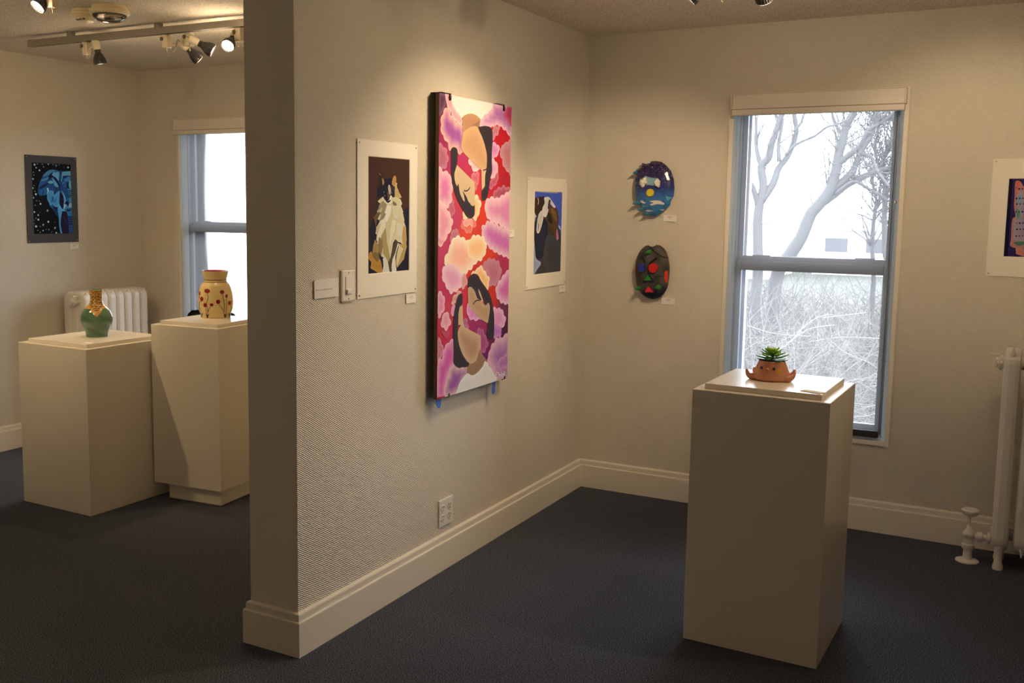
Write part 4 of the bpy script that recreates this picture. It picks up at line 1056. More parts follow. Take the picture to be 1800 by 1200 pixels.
# ------------------------------------------------------------------ masks
def mask_shell(e, outline, mats, col, depth=.036, stand=.024):
    n = len(outline); cx = sum(p[0] for p in outline)/n; cz = sum(p[1] for p in outline)/n
    bm, ly = pic_bm(); O = [(v.x, v.y) for v in cat_rom([(a, b, 0) for a, b in outline], 3, True)] if mats else outline
    m = len(O); rings = []
    K = 9
    for k in range(K+1):
        t = 1-k/K*.985
        dep = stand + depth*math.sqrt(max(0, 1-t**2.6))
        rings.append([bm.verts.new((cx+(x-cx)*t, -dep, cz+(z-cz)*t)) for x, z in O])
    back = [bm.verts.new((x, -max(0.001, stand-.007), z)) for x, z in O]
    for a, b in [(back, rings[0])]+list(zip(rings, rings[1:])):
        for i in range(m): bm.faces.new((a[i], a[(i+1) % m], b[(i+1) % m], b[i]))
    bm.faces.new(rings[-1]); bm.faces.new(back)
    for v in bm.verts: v[ly] = (*col(v.co.x, v.co.z), 1)
    bmesh.ops.recalc_face_normals(bm, faces=bm.faces)
    def surf(x, z, off=.0):
        # depth of the dome at x,z along its radial direction
        dx, dz = x-cx, z-cz; d = math.hypot(dx, dz) or 1e-6
        best = .5
        for i in range(m):
            a, b = O[i-1], O[i]; ex, ez = b[0]-a[0], b[1]-a[1]
            den = dx*ez-dz*ex
            if abs(den) < 1e-12: continue
            s = ((a[0]-cx)*ez-(a[1]-cz)*ex)/den; u = ((a[0]-cx)*dz-(a[1]-cz)*dx)/den
            if s > 0 and -.001 <= u <= 1.001: best = s; break
        t = min(1, 1/max(best, 1e-6))
        return -(stand + depth*math.sqrt(max(0, 1-t**2.6)) + off)
    return bm, surf
def patch(bm, ly, pts, surf, off, col, th=.0):
    """raised flat shape laid over the dome, fan from centre with side walls"""
    n = len(pts); cx = sum(p[0] for p in pts)/n; cz = sum(p[1] for p in pts)/n
    top = []
    for (x, z) in pts: top.append(bm.verts.new((x, surf(x, z, off), z)))
    ms = []
    for i in range(n):
        x, z = (pts[i][0]+cx)/2, (pts[i][1]+cz)/2; ms.append(bm.verts.new((x, surf(x, z, off), z)))
    c = bm.verts.new((cx, surf(cx, cz, off), cz))
    bot = [bm.verts.new((x, surf(x, z, -.001), z)) for x, z in pts]
    for i in range(n):
        j = (i+1) % n
        bm.faces.new((top[i], top[j], ms[j], ms[i])); bm.faces.new((ms[i], ms[j], c)); bm.faces.new((bot[i], bot[j], top[j], top[i]))
    if ly is not None:
        for v in top+ms+bot+[c]: v[ly] = (*col, 1)
MASK1 = [(0.317, 1.7715), (0.3387, 1.7662), (0.36, 1.7711), (0.3651, 1.7795), (0.3917, 1.7809), (0.4201, 1.7761), (0.4454, 1.7583), (0.4709, 1.7311), (0.4882, 1.6872), (0.4933, 1.6433), (0.4912, 1.6028), (0.4781, 1.579), (0.4737, 1.5552), (0.4431, 1.526), (0.4016, 1.4957), (0.373, 1.496), (0.3546, 1.5078), (0.3211, 1.5401), (0.3097, 1.5572), (0.291, 1.5743), (0.2844, 1.6087), (0.2829, 1.657), (0.2837, 1.6879), (0.2922, 1.705), (0.2973, 1.7153), (0.2875, 1.7376), (0.3106, 1.7494), (0.3229, 1.7578)]
MASK2 = [(0.3841, 1.3373), (0.4089, 1.3467), (0.434, 1.3422), (0.4559, 1.324), (0.4712, 1.2936), (0.4797, 1.2526), (0.4829, 1.2149), (0.4794, 1.163), (0.4736, 1.1281), (0.4535, 1.0924), (0.4256, 1.0718), (0.3935, 1.0655), (0.3606, 1.0735), (0.3345, 1.0932), (0.3153, 1.1203), (0.303, 1.1618), (0.2977, 1.2107), (0.3017, 1.2564), (0.3131, 1.2987), (0.3339, 1.3289), (0.3587, 1.3446)]
def m1col(x, z):
    st = [(1.49, (.05, .20, .42)), (1.57, (.045, .19, .46)), (1.61, (.03, .13, .42)), (1.635, (.015, .03, .20)), (1.70, (.02, .012, .09)), (1.79, (.018, .012, .045))]
    for (a, c), (b, d) in zip(st, st[1:]):
        if z <= b:
            t = max(0, min(1, (z-a)/(b-a))); return tuple(c[i]+(d[i]-c[i])*t for i in range(3))
    return st[-1][1]
e = new_empty('night_sky_mask', (.388, -.02, 1.49), 'upper wall mask painted as a starry night sky with a yellow moon', 'mask', 'masks on the back wall')
MK = vmat('glossy mask paint', .25, spec=.6)
bm, surf = mask_shell(e, MASK1, False, m1col)
put('face', bm, MK, e)
bm, ly = pic_bm()
def flush(nm):
    global bm, ly
    put(nm, bm, MK, e); bm, ly = pic_bm()
patch(bm, ly, [(0.2957, 1.701), (0.3477, 1.7041), (0.3801, 1.6938), (0.412, 1.692), (0.4099, 1.6513), (0.3742, 1.6564), (0.3492, 1.6582), (0.3239, 1.6667), (0.2951, 1.665)], surf, .0012, (.22, .42, .52)); flush('sky_band')
for p in ([(0.3215, 1.576), (0.334, 1.5778), (0.356, 1.5643), (0.3417, 1.5614), (0.3272, 1.5675)], [(0.377, 1.5747), (0.4053, 1.5783), (0.4301, 1.5768), (0.4517, 1.5634), (0.4485, 1.5566), (0.4166, 1.5597), (0.385, 1.5516), (0.3776, 1.5576), (0.3987, 1.5663), (0.379, 1.5706)], [(0.343, 1.5248), (0.3572, 1.5284), (0.3965, 1.5254), (0.3646, 1.5199)], [(0.4247, 1.5309), (0.4493, 1.5328), (0.439, 1.5259)]):
    patch(bm, ly, p, surf, .0016, (.78, .74, .66)); flush('painted_cloud')
for p, c in (([(0.3312, 1.5538), (0.353, 1.5472), (0.3283, 1.5332)], (.12, .42, .58)), ([(0.3429, 1.5265), (0.3575, 1.5198), (0.3651, 1.5062)], (.12, .42, .58)), ([(0.4574, 1.6023), (0.4856, 1.594), (0.4653, 1.5753)], (.10, .36, .52)), ([(0.378, 1.5474), (0.3892, 1.5305), (0.3568, 1.5404)], (.03, .14, .26))):
    patch(bm, ly, p, surf, .0014, c); flush('painted_facet')
bm.free()
bm, ly = pic_bm(); rnd = random.Random(5)
for _ in range(260):
    x, z = rnd.uniform(.30, .485), 1.59+.18*rnd.random()**.6
    if not inside((x, z), MASK1): continue
    r = rnd.choice([.0007, .0009, .0014]); patch(bm, ly, [(x+r, z), (x, z+r), (x-r, z), (x, z-r)], surf, .0012, rnd.choice([(.5, .45, .6), (.25, .35, .6), (.7, .6, .5), (.16, .12, .35)]))
put('star_speckles', bm, MK, e, kind='stuff')
bm = B(); sy = surf(.3784, 1.6173, -.002); lathe(bm, [(.0205, 0), (.0205, .007), (.018, .010), (.0, .0105)], (.3784, sy, 1.6173), (0, -1, 0), 20, cap1=False); auto_smooth(put('moon_disc', bm, mat('yellow mask paint', (.75, .62, .02), .35), e))
CHALK = mat('chalk white clay', (.80, .76, .68), .4)
bm = B(); r_ = random.Random(3)
for x, z, r in ((.337, 1.672, .016), (.347, 1.684, .012), (.352, 1.672, .010), (.338, 1.655, .011), (.328, 1.664, .009)):
    bmesh.ops.create_icosphere(bm, subdivisions=2, radius=r, matrix=Matrix.Translation((x, surf(x, z, .004), z)))
for v in bm.verts: v.co += Vector((r_.uniform(-1, 1), r_.uniform(-1, 1), r_.uniform(-1, 1)))*.0018
put('white_eye_lump', bm, CHALK, e, smooth=True)
bm = B(); D = [(0.4155, 1.6919), (0.4301, 1.6767), (0.4291, 1.6564), (0.4243, 1.6429), (0.4117, 1.6496), (0.402, 1.6734)]
a = [bm.verts.new((x, surf(x, z, -.002), z)) for x, z in D]; b = [bm.verts.new((.416+(x-.416)*.82, surf(x, z, .018), 1.667+(z-1.667)*.82)) for x, z in D]
for i in range(6): bm.faces.new((a[i], a[(i+1) % 6], b[(i+1) % 6], b[i]))
bm.faces.new(b); bm.faces.new(a); bmesh.ops.recalc_face_normals(bm, faces=bm.faces); put('white_wedge', bm, CHALK, e)
for x, z, l in ((.312, 1.566, .046), (.334, 1.532, .044), (.362, 1.510, .036), (.296, 1.722, .034)):
    bm = B(); y = surf(x, z, -.002); lathe(bm, [(.015, 0), (.0005, l)], (x, y, z), (-.45, -.85, -.1), 4); put('spike', bm, mat('blue spike', (.05, .20, .34), .3), e)

e = new_empty('shape_face_mask', (.388, -.02, 1.065), 'lower dark mask with red, blue and green geometric shapes stuck on', 'mask', 'masks on the back wall')
def m2col(x, z):
    t = max(0, min(1, (1.135-z)/.05 + (x-.40)*4)); c = (.082, .074, .068); d = (.010, .022, .055)
    if z > 1.16: t = 0
    if z > 1.24 and inside((x, z), MASK2) is False: pass
    s = .8+.35*math.sin(x*70)*math.sin(z*55)
    return tuple((c[i]+(d[i]-c[i])*t)*s for i in range(3))
bm, surf = mask_shell(e, MASK2, True, m2col, .036)
auto_smooth(put('face', bm, vmat('charcoal mask paint', .62), e), 60)
BLK = mat('black mask paint', (.008, .007, .007), .4); RED = mat('red mask paint', (.55, .012, .012), .4); GRN = mat('green mask paint', (.02, .20, .03), .4); BLU = mat('blue mask paint', (.01, .03, .28), .4); PNK = mat('crimson mask paint', (.62, .02, .06), .4); ORR = mat('orange red paint', (.70, .05, .015), .4)
def stuck(name, pts, m, h, taper=1.0):
    bm = B(); n = len(pts); cx = sum(p[0] for p in pts)/n; cz = sum(p[1] for p in pts)/n
    yb = max(surf(x, z, -.003) for x, z in pts); yt = surf(cx, cz, h)
    a = [bm.verts.new((x, surf(x, z, -.003), z)) for x, z in pts]; b = [bm.verts.new((cx+(x-cx)*taper, yt, cz+(z-cz)*taper)) for x, z in pts]
    for i in range(n): bm.faces.new((a[i], a[(i+1) % n], b[(i+1) % n], b[i]))
    bm.faces.new(b); bm.faces.new(a); bmesh.ops.recalc_face_normals(bm, faces=bm.faces); return put(name, bm, m, e)
stuck('blue_cube', [(0.3273, 1.246), (0.3652, 1.2474), (0.3664, 1.2111), (0.3285, 1.2095)], BLU, .014)
stuck('red_disc', [(.4106+.0243*math.cos(k*math.pi/10), 1.2302+.0243*math.sin(k*math.pi/10)) for k in range(20)], RED, .012)
stuck('triangle_border', [(.3835, 1.206), (.3555, 1.1580), (.4130, 1.1595)], BLK, .008)
stuck('green_triangle', [(.3832, 1.196), (.3625, 1.1635), (.4055, 1.1650)], GRN, .012)
stuck('crimson_triangle', [(0.3852, 1.1355), (0.3683, 1.1015), (0.4132, 1.1039)], PNK, .012)
for x, z in ((0.3793, 1.3102), (0.3315, 1.1189), (0.4355, 1.131)):
    bm = B(); lathe(bm, [(.015, 0), (.0006, .052)], (x, surf(x, z, -.004), z), (-.15 if x < .4 else 0, -1, -.05), 10, cap1=False); auto_smooth(put('green_cone', bm, GRN, e))
bm = B(); patch(bm, None, [(.4665, 1.2120), (.4720, 1.2170), (.4790, 1.2165), (.4780, 1.160), (.4740, 1.1530), (.4650, 1.1740)], surf, .0015, None); bmesh.ops.recalc_face_normals(bm, faces=bm.faces); put('red_patch', bm, ORR, e)
bm = B(); patch(bm, None, [(.3025, 1.236), (.3070, 1.233), (.3065, 1.208), (.3010, 1.206)], surf, .0015, None); bmesh.ops.recalc_face_normals(bm, faces=bm.faces); put('red_patch', bm, ORR, e)
for L, r in (([(0.3866, 1.2534), (.4067, 1.268), (0.4267, 1.2825)], .005), ([(0.3425, 1.2795), (0.3554, 1.2713), (0.3622, 1.2525)], .005), ([(0.3841, 1.335), (0.4022, 1.3195), (0.4386, 1.2966), (0.4744, 1.2835)], .002), ([(0.3800, 1.334), (0.3524, 1.3076), (0.3276, 1.2912)], .002), ([(0.3166, 1.1863), (0.342, 1.1857)], .0015), ([(0.4212, 1.1839), (0.4601, 1.1908)], .0015)):
    bm = B(); Q = cat_rom([(x, 0, z) for x, z in L], 4); tube(bm, [(v.x, surf(v.x, v.z, .001), v.z) for v in Q], r, 6)
    put('eyebrow' if r > .004 else 'painted_line', bm, BLK, e)
bm = B(); Q = [v for v in MASK2[1:6]]; tube(bm, [(x-.001, -.026, z+.001) for x, z in [(v.x, v.y) for v in cat_rom([(a, b, 0) for a, b in Q], 4)]], .002, 5); put('red_rim', bm, mat('dull red rim', (.25, .03, .02), .5), e)
# ------------------------------------------------------------------ vases
def vase_body(prof, c, colf, inner=.008, seg=72, sub=6):
    """prof (r,z) -> painted glazed pot, open top, thick wall; colf(theta,z)->colour"""
    P = [(v.x, v.y) for v in cat_rom([(r, z, 0) for r, z in prof], sub)]
    bm, ly = pic_bm(); rings = []
    for r, z in P:
        ring = []
        for i in range(seg):
            a = 2*math.pi*i/seg; v = bm.verts.new((c[0]+r*math.cos(a), c[1]+r*math.sin(a), c[2]+z)); v[ly] = (*colf(a, z), 1); ring.append(v)
        rings.append(ring)
    for a, b in zip(rings, rings[1:]):
        for i in range(seg): bm.faces.new((a[i], a[(i+1) % seg], b[(i+1) % seg], b[i]))
    bm.faces.new(rings[0][::-1])
    return bm, ly, rings, P
def inner_wall(P, c, t=.006, seg=48, depth=.10):
    bm = B(); top = P[-1]; rs = [(top[0], top[1]), (top[0]-t*.5, top[1]+.001), (top[0]-t, top[1]-.001)]
    for r, z in reversed(P):
        if z < top[1]-.003 and z > top[1]-depth: rs.append((max(r-t, .01), z))
    lathe(bm, rs, c, (0, 0, 1), seg, cap0=False, cap1=True)
    return bm
def radius_at(P, z):
    for (r0, z0), (r1, z1) in zip(P, P[1:]):
        if z0 <= z <= z1: return r0+(r1-r0)*(z-z0)/max(z1-z0, 1e-6)
    return P[-1][0]
def decal(bm, P, c, view, pts, off=.0005):
    """painted mark wrapped onto the pot; pts are (s, z): s = metres to the right seen from the front"""
    n = len(pts); cs = sum(p[0] for p in pts)/n; cz = sum(p[1] for p in pts)/n
    def w(s, z, o=off):
        r = radius_at(P, z)+o; q = max(-.98, min(.98, s/r)); th = view + math.asin(q)
        return (c[0]+r*math.cos(th), c[1]+r*math.sin(th), c[2]+z)
    o = [bm.verts.new(w(s, z)) for s, z in pts]; m = [bm.verts.new(w((s+cs)/2, (z+cz)/2)) for s, z in pts]; k = bm.verts.new(w(cs, cz))
    for i in range(n):
        j = (i+1) % n; bm.faces.new((o[i], o[j], m[j], m[i])); bm.faces.new((m[i], m[j], k))
def stroke(bm, P, c, view, pts, w0, w1=None, off=.0006):
    w1 = w0 if w1 is None else w1; Q = cat_rom([(s, z, 0) for s, z in pts], 5); n = len(Q)
    prev = None
    for i, p in enumerate(Q):
        d = (Q[min(i+1, n-1)]-Q[max(i-1, 0)]).normalized(); h = (w0+(w1-w0)*i/(n-1))/2; pr = []
        for sg in (-1, 1):
            s, z = p.x-d.y*h*sg, p.y+d.x*h*sg
            z = max(0.001, z); r = radius_at(P, z)+off; th = view+math.asin(max(-.98, min(.98, s/r)))
            pr.append(bm.verts.new((c[0]+r*math.cos(th), c[1]+r*math.sin(th), c[2]+z)))
        if prev: bm.faces.new((prev[0], prev[1], pr[1], pr[0]))
        prev = pr
def out_normals(bm, c):
    bm.normal_update()
    for f in bm.faces:
        m = f.calc_center_median()
        if f.normal.x*(m.x-c[0])+f.normal.y*(m.y-c[1]) < 0: f.normal_flip()
# green tiger-neck vase
c = (-2.085, -1.512, .847); u = .000268; view = math.atan2(-5.087-c[1], 2.08-c[0])
prof = [(.0555, 0), (.0565, .004), (.0575, .019), (.067, .046), (.0765, .072), (.0795, .092), (.0775, .113), (.068, .134), (.058, .147), (.0400, .163), (.032, .180), (.0300, .195), (.0315, .212), (.0330, .226), (.0338, .241)]
def c1(a, z):
    d = math.atan2(math.sin(a-view), math.cos(a-view))
    lim = .147-.041*max(0, 1-abs(math.sin(d*2.0))*1.5) if abs(d) < 1.9 else .147
    lim = .106+.045*min(1, abs(d)/.55) if abs(d) < .55 else .146
    if z > lim: return (.52, .29, .075)
    s = .85+.25*math.sin(a*3+z*40)*math.sin(z*90+a)
    return (.085*s, .175*s, .115*s)
e = new_empty('green_vase', c, 'green glazed vase with black and gold tiger-striped neck', 'vase')
bm, ly, rings, P = vase_body(prof, c, c1, seg=120, sub=10)
GLAZE = vmat('glossy painted glaze', .12, spec=.7)
bmesh.ops.recalc_face_normals(bm, faces=bm.faces)
put('body', bm, GLAZE, e, smooth=True)
bm = inner_wall(P, c); put('inner_wall', bm, mat('green inner glaze', (.03, .16, .10), .15), e, smooth=True)
bm = B(); rnd = random.Random(9)
for k in range(13):
    z = .236-k*.0088
    r = radius_at(P, z)
    for s0 in (-.9, -.42, .06, .54):
        a = (s0+rnd.uniform(-.12, .12)+(k % 2)*.2)*r; b = a+r*rnd.uniform(.36, .62)
        if k > 8 and (abs(a+b)/2 > (.132-k*.0088+.075)*.8): continue
        if k == 12 and abs(a+b)/2 > .012: continue
        lim = r*.93; a = max(-lim, min(lim, a)); b = max(-lim, min(lim, b))
        if b-a < .004: continue
        if z < .148 and z < .106+.045*min(1, max(abs(a), abs(b))/r/.52)+.003: continue
        t = rnd.uniform(.0017, .0026)
        decal(bm, P, c, view, [(a, z+rnd.uniform(-.001, .001)), ((a*2+b)/3, z-t), ((a+2*b)/3, z-t*.8), (b, z+rnd.uniform(-.001, .001)), ((a+2*b)/3, z+t), ((a*2+b)/3, z+t*.7)])
for s0 in (math.pi*.55, math.pi*.9, -math.pi*.9, -math.pi*.6):       # the sides and the back carry stripes too
    for k in range(9): decal(bm, P, c, view+s0, [(-.012, .232-k*.0095), (0, .230-k*.0095), (.013, .232-k*.0095), (0, .2345-k*.0095)])
out_normals(bm, c)
put('tiger_stripes', bm, mat('black glaze', (.010, .008, .008), .15, spec=.7), e, kind='stuff')
# yellow poppy vase
c = (-1.662, -1.085, .935); u = .000275; view = math.atan2(-5.087-c[1], 2.08-c[0])
prof = [(.0745, 0), (.0770, .002), (.079, .018), (.0865, .035), (.0915, .057), (.0930, .081), (.0908, .114), (.0838, .147), (.0755, .172), (.0620, .188), (.0592, .194), (.0592, .200), (.0600, .207), (.0650, .224), (.0700, .2475)]
e = new_empty('poppy_vase', c, 'pale yellow vase with red poppies and flared collar', 'vase')
bm, ly, rings, P = vase_body(prof, c, lambda a, z: (.76, .59, .29), sub=5)
bmesh.ops.recalc_face_normals(bm, faces=bm.faces)
put('body', bm, GLAZE, e, smooth=True)
bm = inner_wall(P, c, .007); put('inner_wall', bm, mat('crimson inner glaze', (.38, .006, .06), .2), e, smooth=True)
BRN = mat('dark brown glaze line', (.05, .025, .012), .3)
for z in (.2005, .1885):
    bm = B(); r = radius_at(P, z); lathe(bm, [(r+.0003, z-.0016), (r+.0012, z), (r+.0003, z+.0016)], c, (0, 0, 1), 72, cap0=False, cap1=False); put('neck_line', bm, BRN, e, smooth=True)
cv = lambda X, Y: ((X-452)*u, max(.002, (1055-Y)*u))
def poppies(view, bm, bs, bd):
    F = [(300, 525, 52, 38, 0), (578, 547, 42, 36, 1), (195, 680, 30, 42, 0), (155, 577, 18, 36, 0), (258, 795, 32, 40, 0), (378, 785, 32, 30, 0), (500, 728, 38, 40, 0), (660, 628, 26, 34, 0), (718, 765, 34, 40, 0)]
    for X, Y, rx, ry, dk in F:
        p = [cv(X+rx*math.cos(t*math.pi/7)*(1+.12*(t % 2)), Y+ry*math.sin(t*math.pi/7)*(1+.12*(t % 2))) for t in range(14)]
        decal(bm, P, c, view, p, .0009)
        decal(bd, P, c, view, [cv(X+rx*.3*math.cos(t*math.pi/4), Y+ry*.3*math.sin(t*math.pi/4)) for t in range(8)], .0014)
    for L in ([(300, 560), (315, 650), (290, 740), (290, 830), (315, 920)], [(578, 580), (600, 680), (618, 800), (612, 930)], [(195, 715), (150, 760), (145, 850), (155, 930)], [(155, 610), (142, 680)], [(262, 825), (272, 890), (290, 960)], [(365, 805), (330, 860), (305, 940)], [(500, 765), (545, 820), (580, 880), (605, 950)], [(662, 655), (658, 760), (655, 870), (640, 950)], [(725, 800), (745, 870), (730, 950)]):
        stroke(bs, P, c, view, [cv(*q) for q in L], .0022, .0032)
    for X0 in (295, 628, 718, 178):
        for dx in (-38, -18, 0, 20, 40): stroke(bs, P, c, view, [cv(X0, 1052), cv(X0+dx*.4, 1005), cv(X0+dx, 960-abs(dx)*.2)], .0062, .0008)
bm, bs, bd = B(), B(), B()
poppies(view, bm, bs, bd); poppies(view+math.pi*.98, bm, bs, bd)
for b_ in (bm, bs, bd): out_normals(b_, c)
put('poppy_petals', bm, mat('poppy red glaze', (.30, .012, .010), .2), e, kind='stuff')
put('poppy_stems', bs, BRN, e, kind='stuff'); put('poppy_centres', bd, mat('poppy centre', (.07, .008, .008), .3), e, kind='stuff')

# ------------------------------------------------------------------ plant pot with arms
c = Vector((1.318, -1.432, .930)); fx = Vector((.985, .17, 0)).normalized()
toC = Vector((2.08-c.x, -5.087-c.y, 0)).normalized(); toC = (toC*.96 + Vector((-toC.y, toC.x, 0))*(-.22)).normalized(); side = Vector((-toC.y, toC.x, 0))
TERRA = mat('glazed terracotta', (.60, .26, .15), .16, spec=.6, bump=(30, .12, .002))
e = new_empty('octopus_planter', tuple(c), 'small terracotta pot with a face and curled arms', 'planter')
bm = B(); prof = [(.052, 0), (.060, .004), (.063, .012), (.061, .022), (.056, .036), (.050, .052), (.0445, .066), (.0435, .070), (.039, .0705), (.037, .066), (.036, .055)]
lathe(bm, [(v.x, v.y) for v in cat_rom([(r, z, 0) for r, z in prof], 3)], c, (0, 0, 1), 40)
for v in bm.verts:          # slightly wider across the face
    d = v.co-c; v.co += side*(d.dot(side)*.05)
put('pot', bm, TERRA, e, smooth=True)
def W3(s, f, z): return tuple(c + side*s + toC*f + Vector((0, 0, z)))
for pts, rr in (([(.040, .020, .013), (.062, .022, .010), (.077, .018, .014), (.085, .012, .026), (.087, .010, .034)], [.015, .0125, .0095, .006, .0025]),
                ([(.035, -.030, .013), (.058, -.036, .012), (.070, -.040, .022), (.072, -.042, .034)], [.016, .012, .009, .003]),
                ([(-.040, .024, .013), (-.058, .026, .010), (-.073, .022, .015), (-.082, .016, .026), (-.084, .012, .037)], [.015, .0125, .0095, .006, .0025]),
                ([(-.035, -.020, .015), (-.058, -.026, .014), (-.070, -.030, .026), (-.074, -.030, .040)], [.016, .012, .008, .003])):
    bm = B(); Q = cat_rom([W3(-a, b, z) for a, b, z in pts], 4)
    # side points to the viewer's left when looking at the face, so mirror s above
    rs = []; n = len(Q)
    for i in range(n):
        t = i/(n-1)*(len(rr)-1); k = min(int(t), len(rr)-2); rs.append(rr[k]+(rr[k+1]-rr[k])*(t-k))
    for i, q in enumerate(Q):
        if q.z - rs[i]*.72 < c.z: q.z = c.z+rs[i]*.98
    tube(bm, Q, rs, 12); put('arm', bm, TERRA, e, smooth=True)
def on_pot(s, z, off=0):
    r = .050+(.066-z)*.17+.0035 if z < .066 else .047
    r = {True: r}[True]
    for (r0, z0), (r1, z1) in zip(prof, prof[1:7]):
        if z0 <= z <= z1: r = r0+(r1-r0)*(z-z0)/(z1-z0)
    s_ = s/1.05; f = math.sqrt(max(0, r*r-s_*s_))
    p = c + side*(-s) + toC*(f+off); p.z = c.z+z; return p
EYE = mat('black glaze eye', (.006, .006, .008), .1, spec=.8)
for s in (-.0225, .0215):
    p = on_pot(s+.004, .047, .0005); bm = B(); bmesh.ops.create_icosphere(bm, subdivisions=3, radius=.0054, matrix=Matrix.Translation(p)); put('eye', bm, EYE, e, smooth=True)
p = on_pot(.003, .043, .0); bm = B(); lathe(bm, [(.0075, -.003), (.0070, .003), (.0035, .0075), (.0022, .0078), (.0018, .003)], p, toC, 14); put('mouth', bm, TERRA, e, smooth=True)
p = on_pot(.003, .043, .0062); bm = B(); bmesh.ops.create_icosphere(bm, subdivisions=2, radius=.0021, matrix=Matrix.Translation(p)); put('mouth_hole', bm, mat('dark mouth', (.10, .02, .015), .3), e)
YEL = mat('yellow cheek glaze', (.62, .36, .015), .2)
for s in (-.037, .041):
    bm = B(); z0 = .035; T_ = ([(-.006, .010), (.007, .007), (.001, -.009)] if s < 0 else [(-.008, .004), (.003, .010), (.006, -.009), (-.002, -.006)])
    n = len(T_); vs = [bm.verts.new(on_pot(s+a, z0+b, .0009)) for a, b in T_]; vs2 = [bm.verts.new(on_pot(s+a, z0+b, -.001)) for a, b in T_]
    m = bm.verts.new(on_pot(s, z0, .0016))
    for i in range(n): bm.faces.new((vs[i], vs[(i+1) % n], m)); bm.faces.new((vs2[i], vs2[(i+1) % n], vs[(i+1) % n], vs[i]))
    bmesh.ops.recalc_face_normals(bm, faces=bm.faces); put('cheek_patch', bm, YEL, e)
bm = B(); lathe(bm, [(.0365, .060), (.020, .064), (.001, .066)], c, (0, 0, 1), 20); put('soil', bm, mat('soil', (.03, .02, .012), .95), e)
# succulent
SUC = []
for nme, col in (('dark succulent green', (.05, .24, .09)), ('bright succulent green', (.24, .52, .06)), ('yellow green heart', (.50, .70, .10)), ('mid succulent green', (.13, .40, .06))): SUC.append(mat(nme, col, .35))
e = new_empty('succulent', (c.x, c.y, c.z+.064), 'green rosette succulent growing in the terracotta face pot', 'plant')
rnd = random.Random(4)
def leaf(az, el, L, w, m, z0):
    bm = B(); d = Vector((math.cos(az)*math.cos(el), math.sin(az)*math.cos(el), math.sin(el))); s = Vector((-math.sin(az), math.cos(az), 0)); n = d.cross(s)*-1
    if n.z < 0: n = -n
    o = Vector((c.x, c.y, c.z+z0)); prof = [(0, .35), (.25, .62), (.5, .9), (.72, 1), (.88, .75), (.97, .3), (1.0, .04)]; rings = []
    for t, ww in prof:
        ctr = o+d*(.004+L*t)+Vector((0, 0, 1))*(L*.16*t*t); h = w*ww/2; th = .0022*ww+.0006
        rings.append([bm.verts.new(ctr+s*h), bm.verts.new(ctr+n*th*.8+s*h*.3), bm.verts.new(ctr+n*th*.8-s*h*.3), bm.verts.new(ctr-s*h), bm.verts.new(ctr-n*th*1.3)])
    for a, b in zip(rings, rings[1:]):
        for i in range(5): bm.faces.new((a[i], a[(i+1) % 5], b[(i+1) % 5], b[i]))
    bm.faces.new(rings[0]); bm.faces.new(rings[-1]); bmesh.ops.recalc_face_normals(bm, faces=bm.faces)
    put('leaf', bm, m, e, smooth=True)
for n, el, L, w, m, z0, ph in ((7, -2, .053, .026, 0, .0735, 0), (6, 4, .050, .026, 3, .079, .35), (6, 12, .043, .025, 1, .086, .1), (6, 22, .034, .022, 1, .092, .5), (5, 36, .024, .018, 2, .096, .2), (4, 62, .013, .012, 2, .099, .4)):
    for i in range(n): leaf(2*math.pi*(i+rnd.uniform(-.12, .12))/n+ph, R2(el+rnd.uniform(-5, 5)), L*rnd.uniform(.9, 1.1), w, SUC[m], z0)
bm = B(); tube(bm, [(c.x, c.y, c.z+.060), (c.x, c.y, c.z+.094)], .005, 8); put('stem', bm, SUC[0], e)

# ------------------------------------------------------------------ radiators
def section_mesh(depth, h, zb, w, bev, name, ncol=3):
    """one cast section: outline in (depth, z) with slots between its columns"""
    cu = bpy.data.curves.new('sec', 'CURVE'); cu.dimensions = '2D'; cu.fill_mode = 'BOTH'; cu.extrude = w/2-bev; cu.bevel_depth = bev; cu.bevel_resolution = 1
    def spl(P):
        s = cu.splines.new('POLY'); s.points.add(len(P)-1)
        for p, q in zip(s.points, P): p.co = (q[0], q[1], 0, 1)
        s.use_cyclic_u = True
    d = depth/2-bev; P = []
    r = .045
    for cx, cz, a0 in ((d-r, h-bev-r*.8, 0), (-d+r, h-bev-r*.8, 90), (-d+r, zb+bev+r, 180), (d-r, zb+bev+r, 270)):
        for k in range(6):
            a = R2(a0+18*k); P.append((cx+r*math.cos(a), cz+r*math.sin(a)*(1 if a0 > 90 else .8)))
    spl(P)
    cw = (2*d+2*bev)/ncol
    for k in range(1, ncol):
        x = -depth/2+cw*k; hw = .010
        z0, z1 = zb+.13, h-.12
        Q = []
        for a in range(0, 181, 30): Q.append((x+hw*math.cos(R2(a)), z1+hw*2*math.sin(R2(a))))
        for a in range(180, 361, 30): Q.append((x+hw*math.cos(R2(a)), z0+hw*2*math.sin(R2(a))))
        spl([(x_-0, z_) for x_, z_ in Q])
    o = bpy.data.objects.new('sec', cu); COL.objects.link(o)
    dg = bpy.context.evaluated_depsgraph_get(); me = bpy.data.meshes.new_from_object(o.evaluated_get(dg)); me.name = name
    bpy.data.objects.remove(o); bpy.data.curves.remove(cu)
    me.materials.clear(); me.materials.append(RAD)
    for p in me.polygons: p.use_smooth = False
    return me
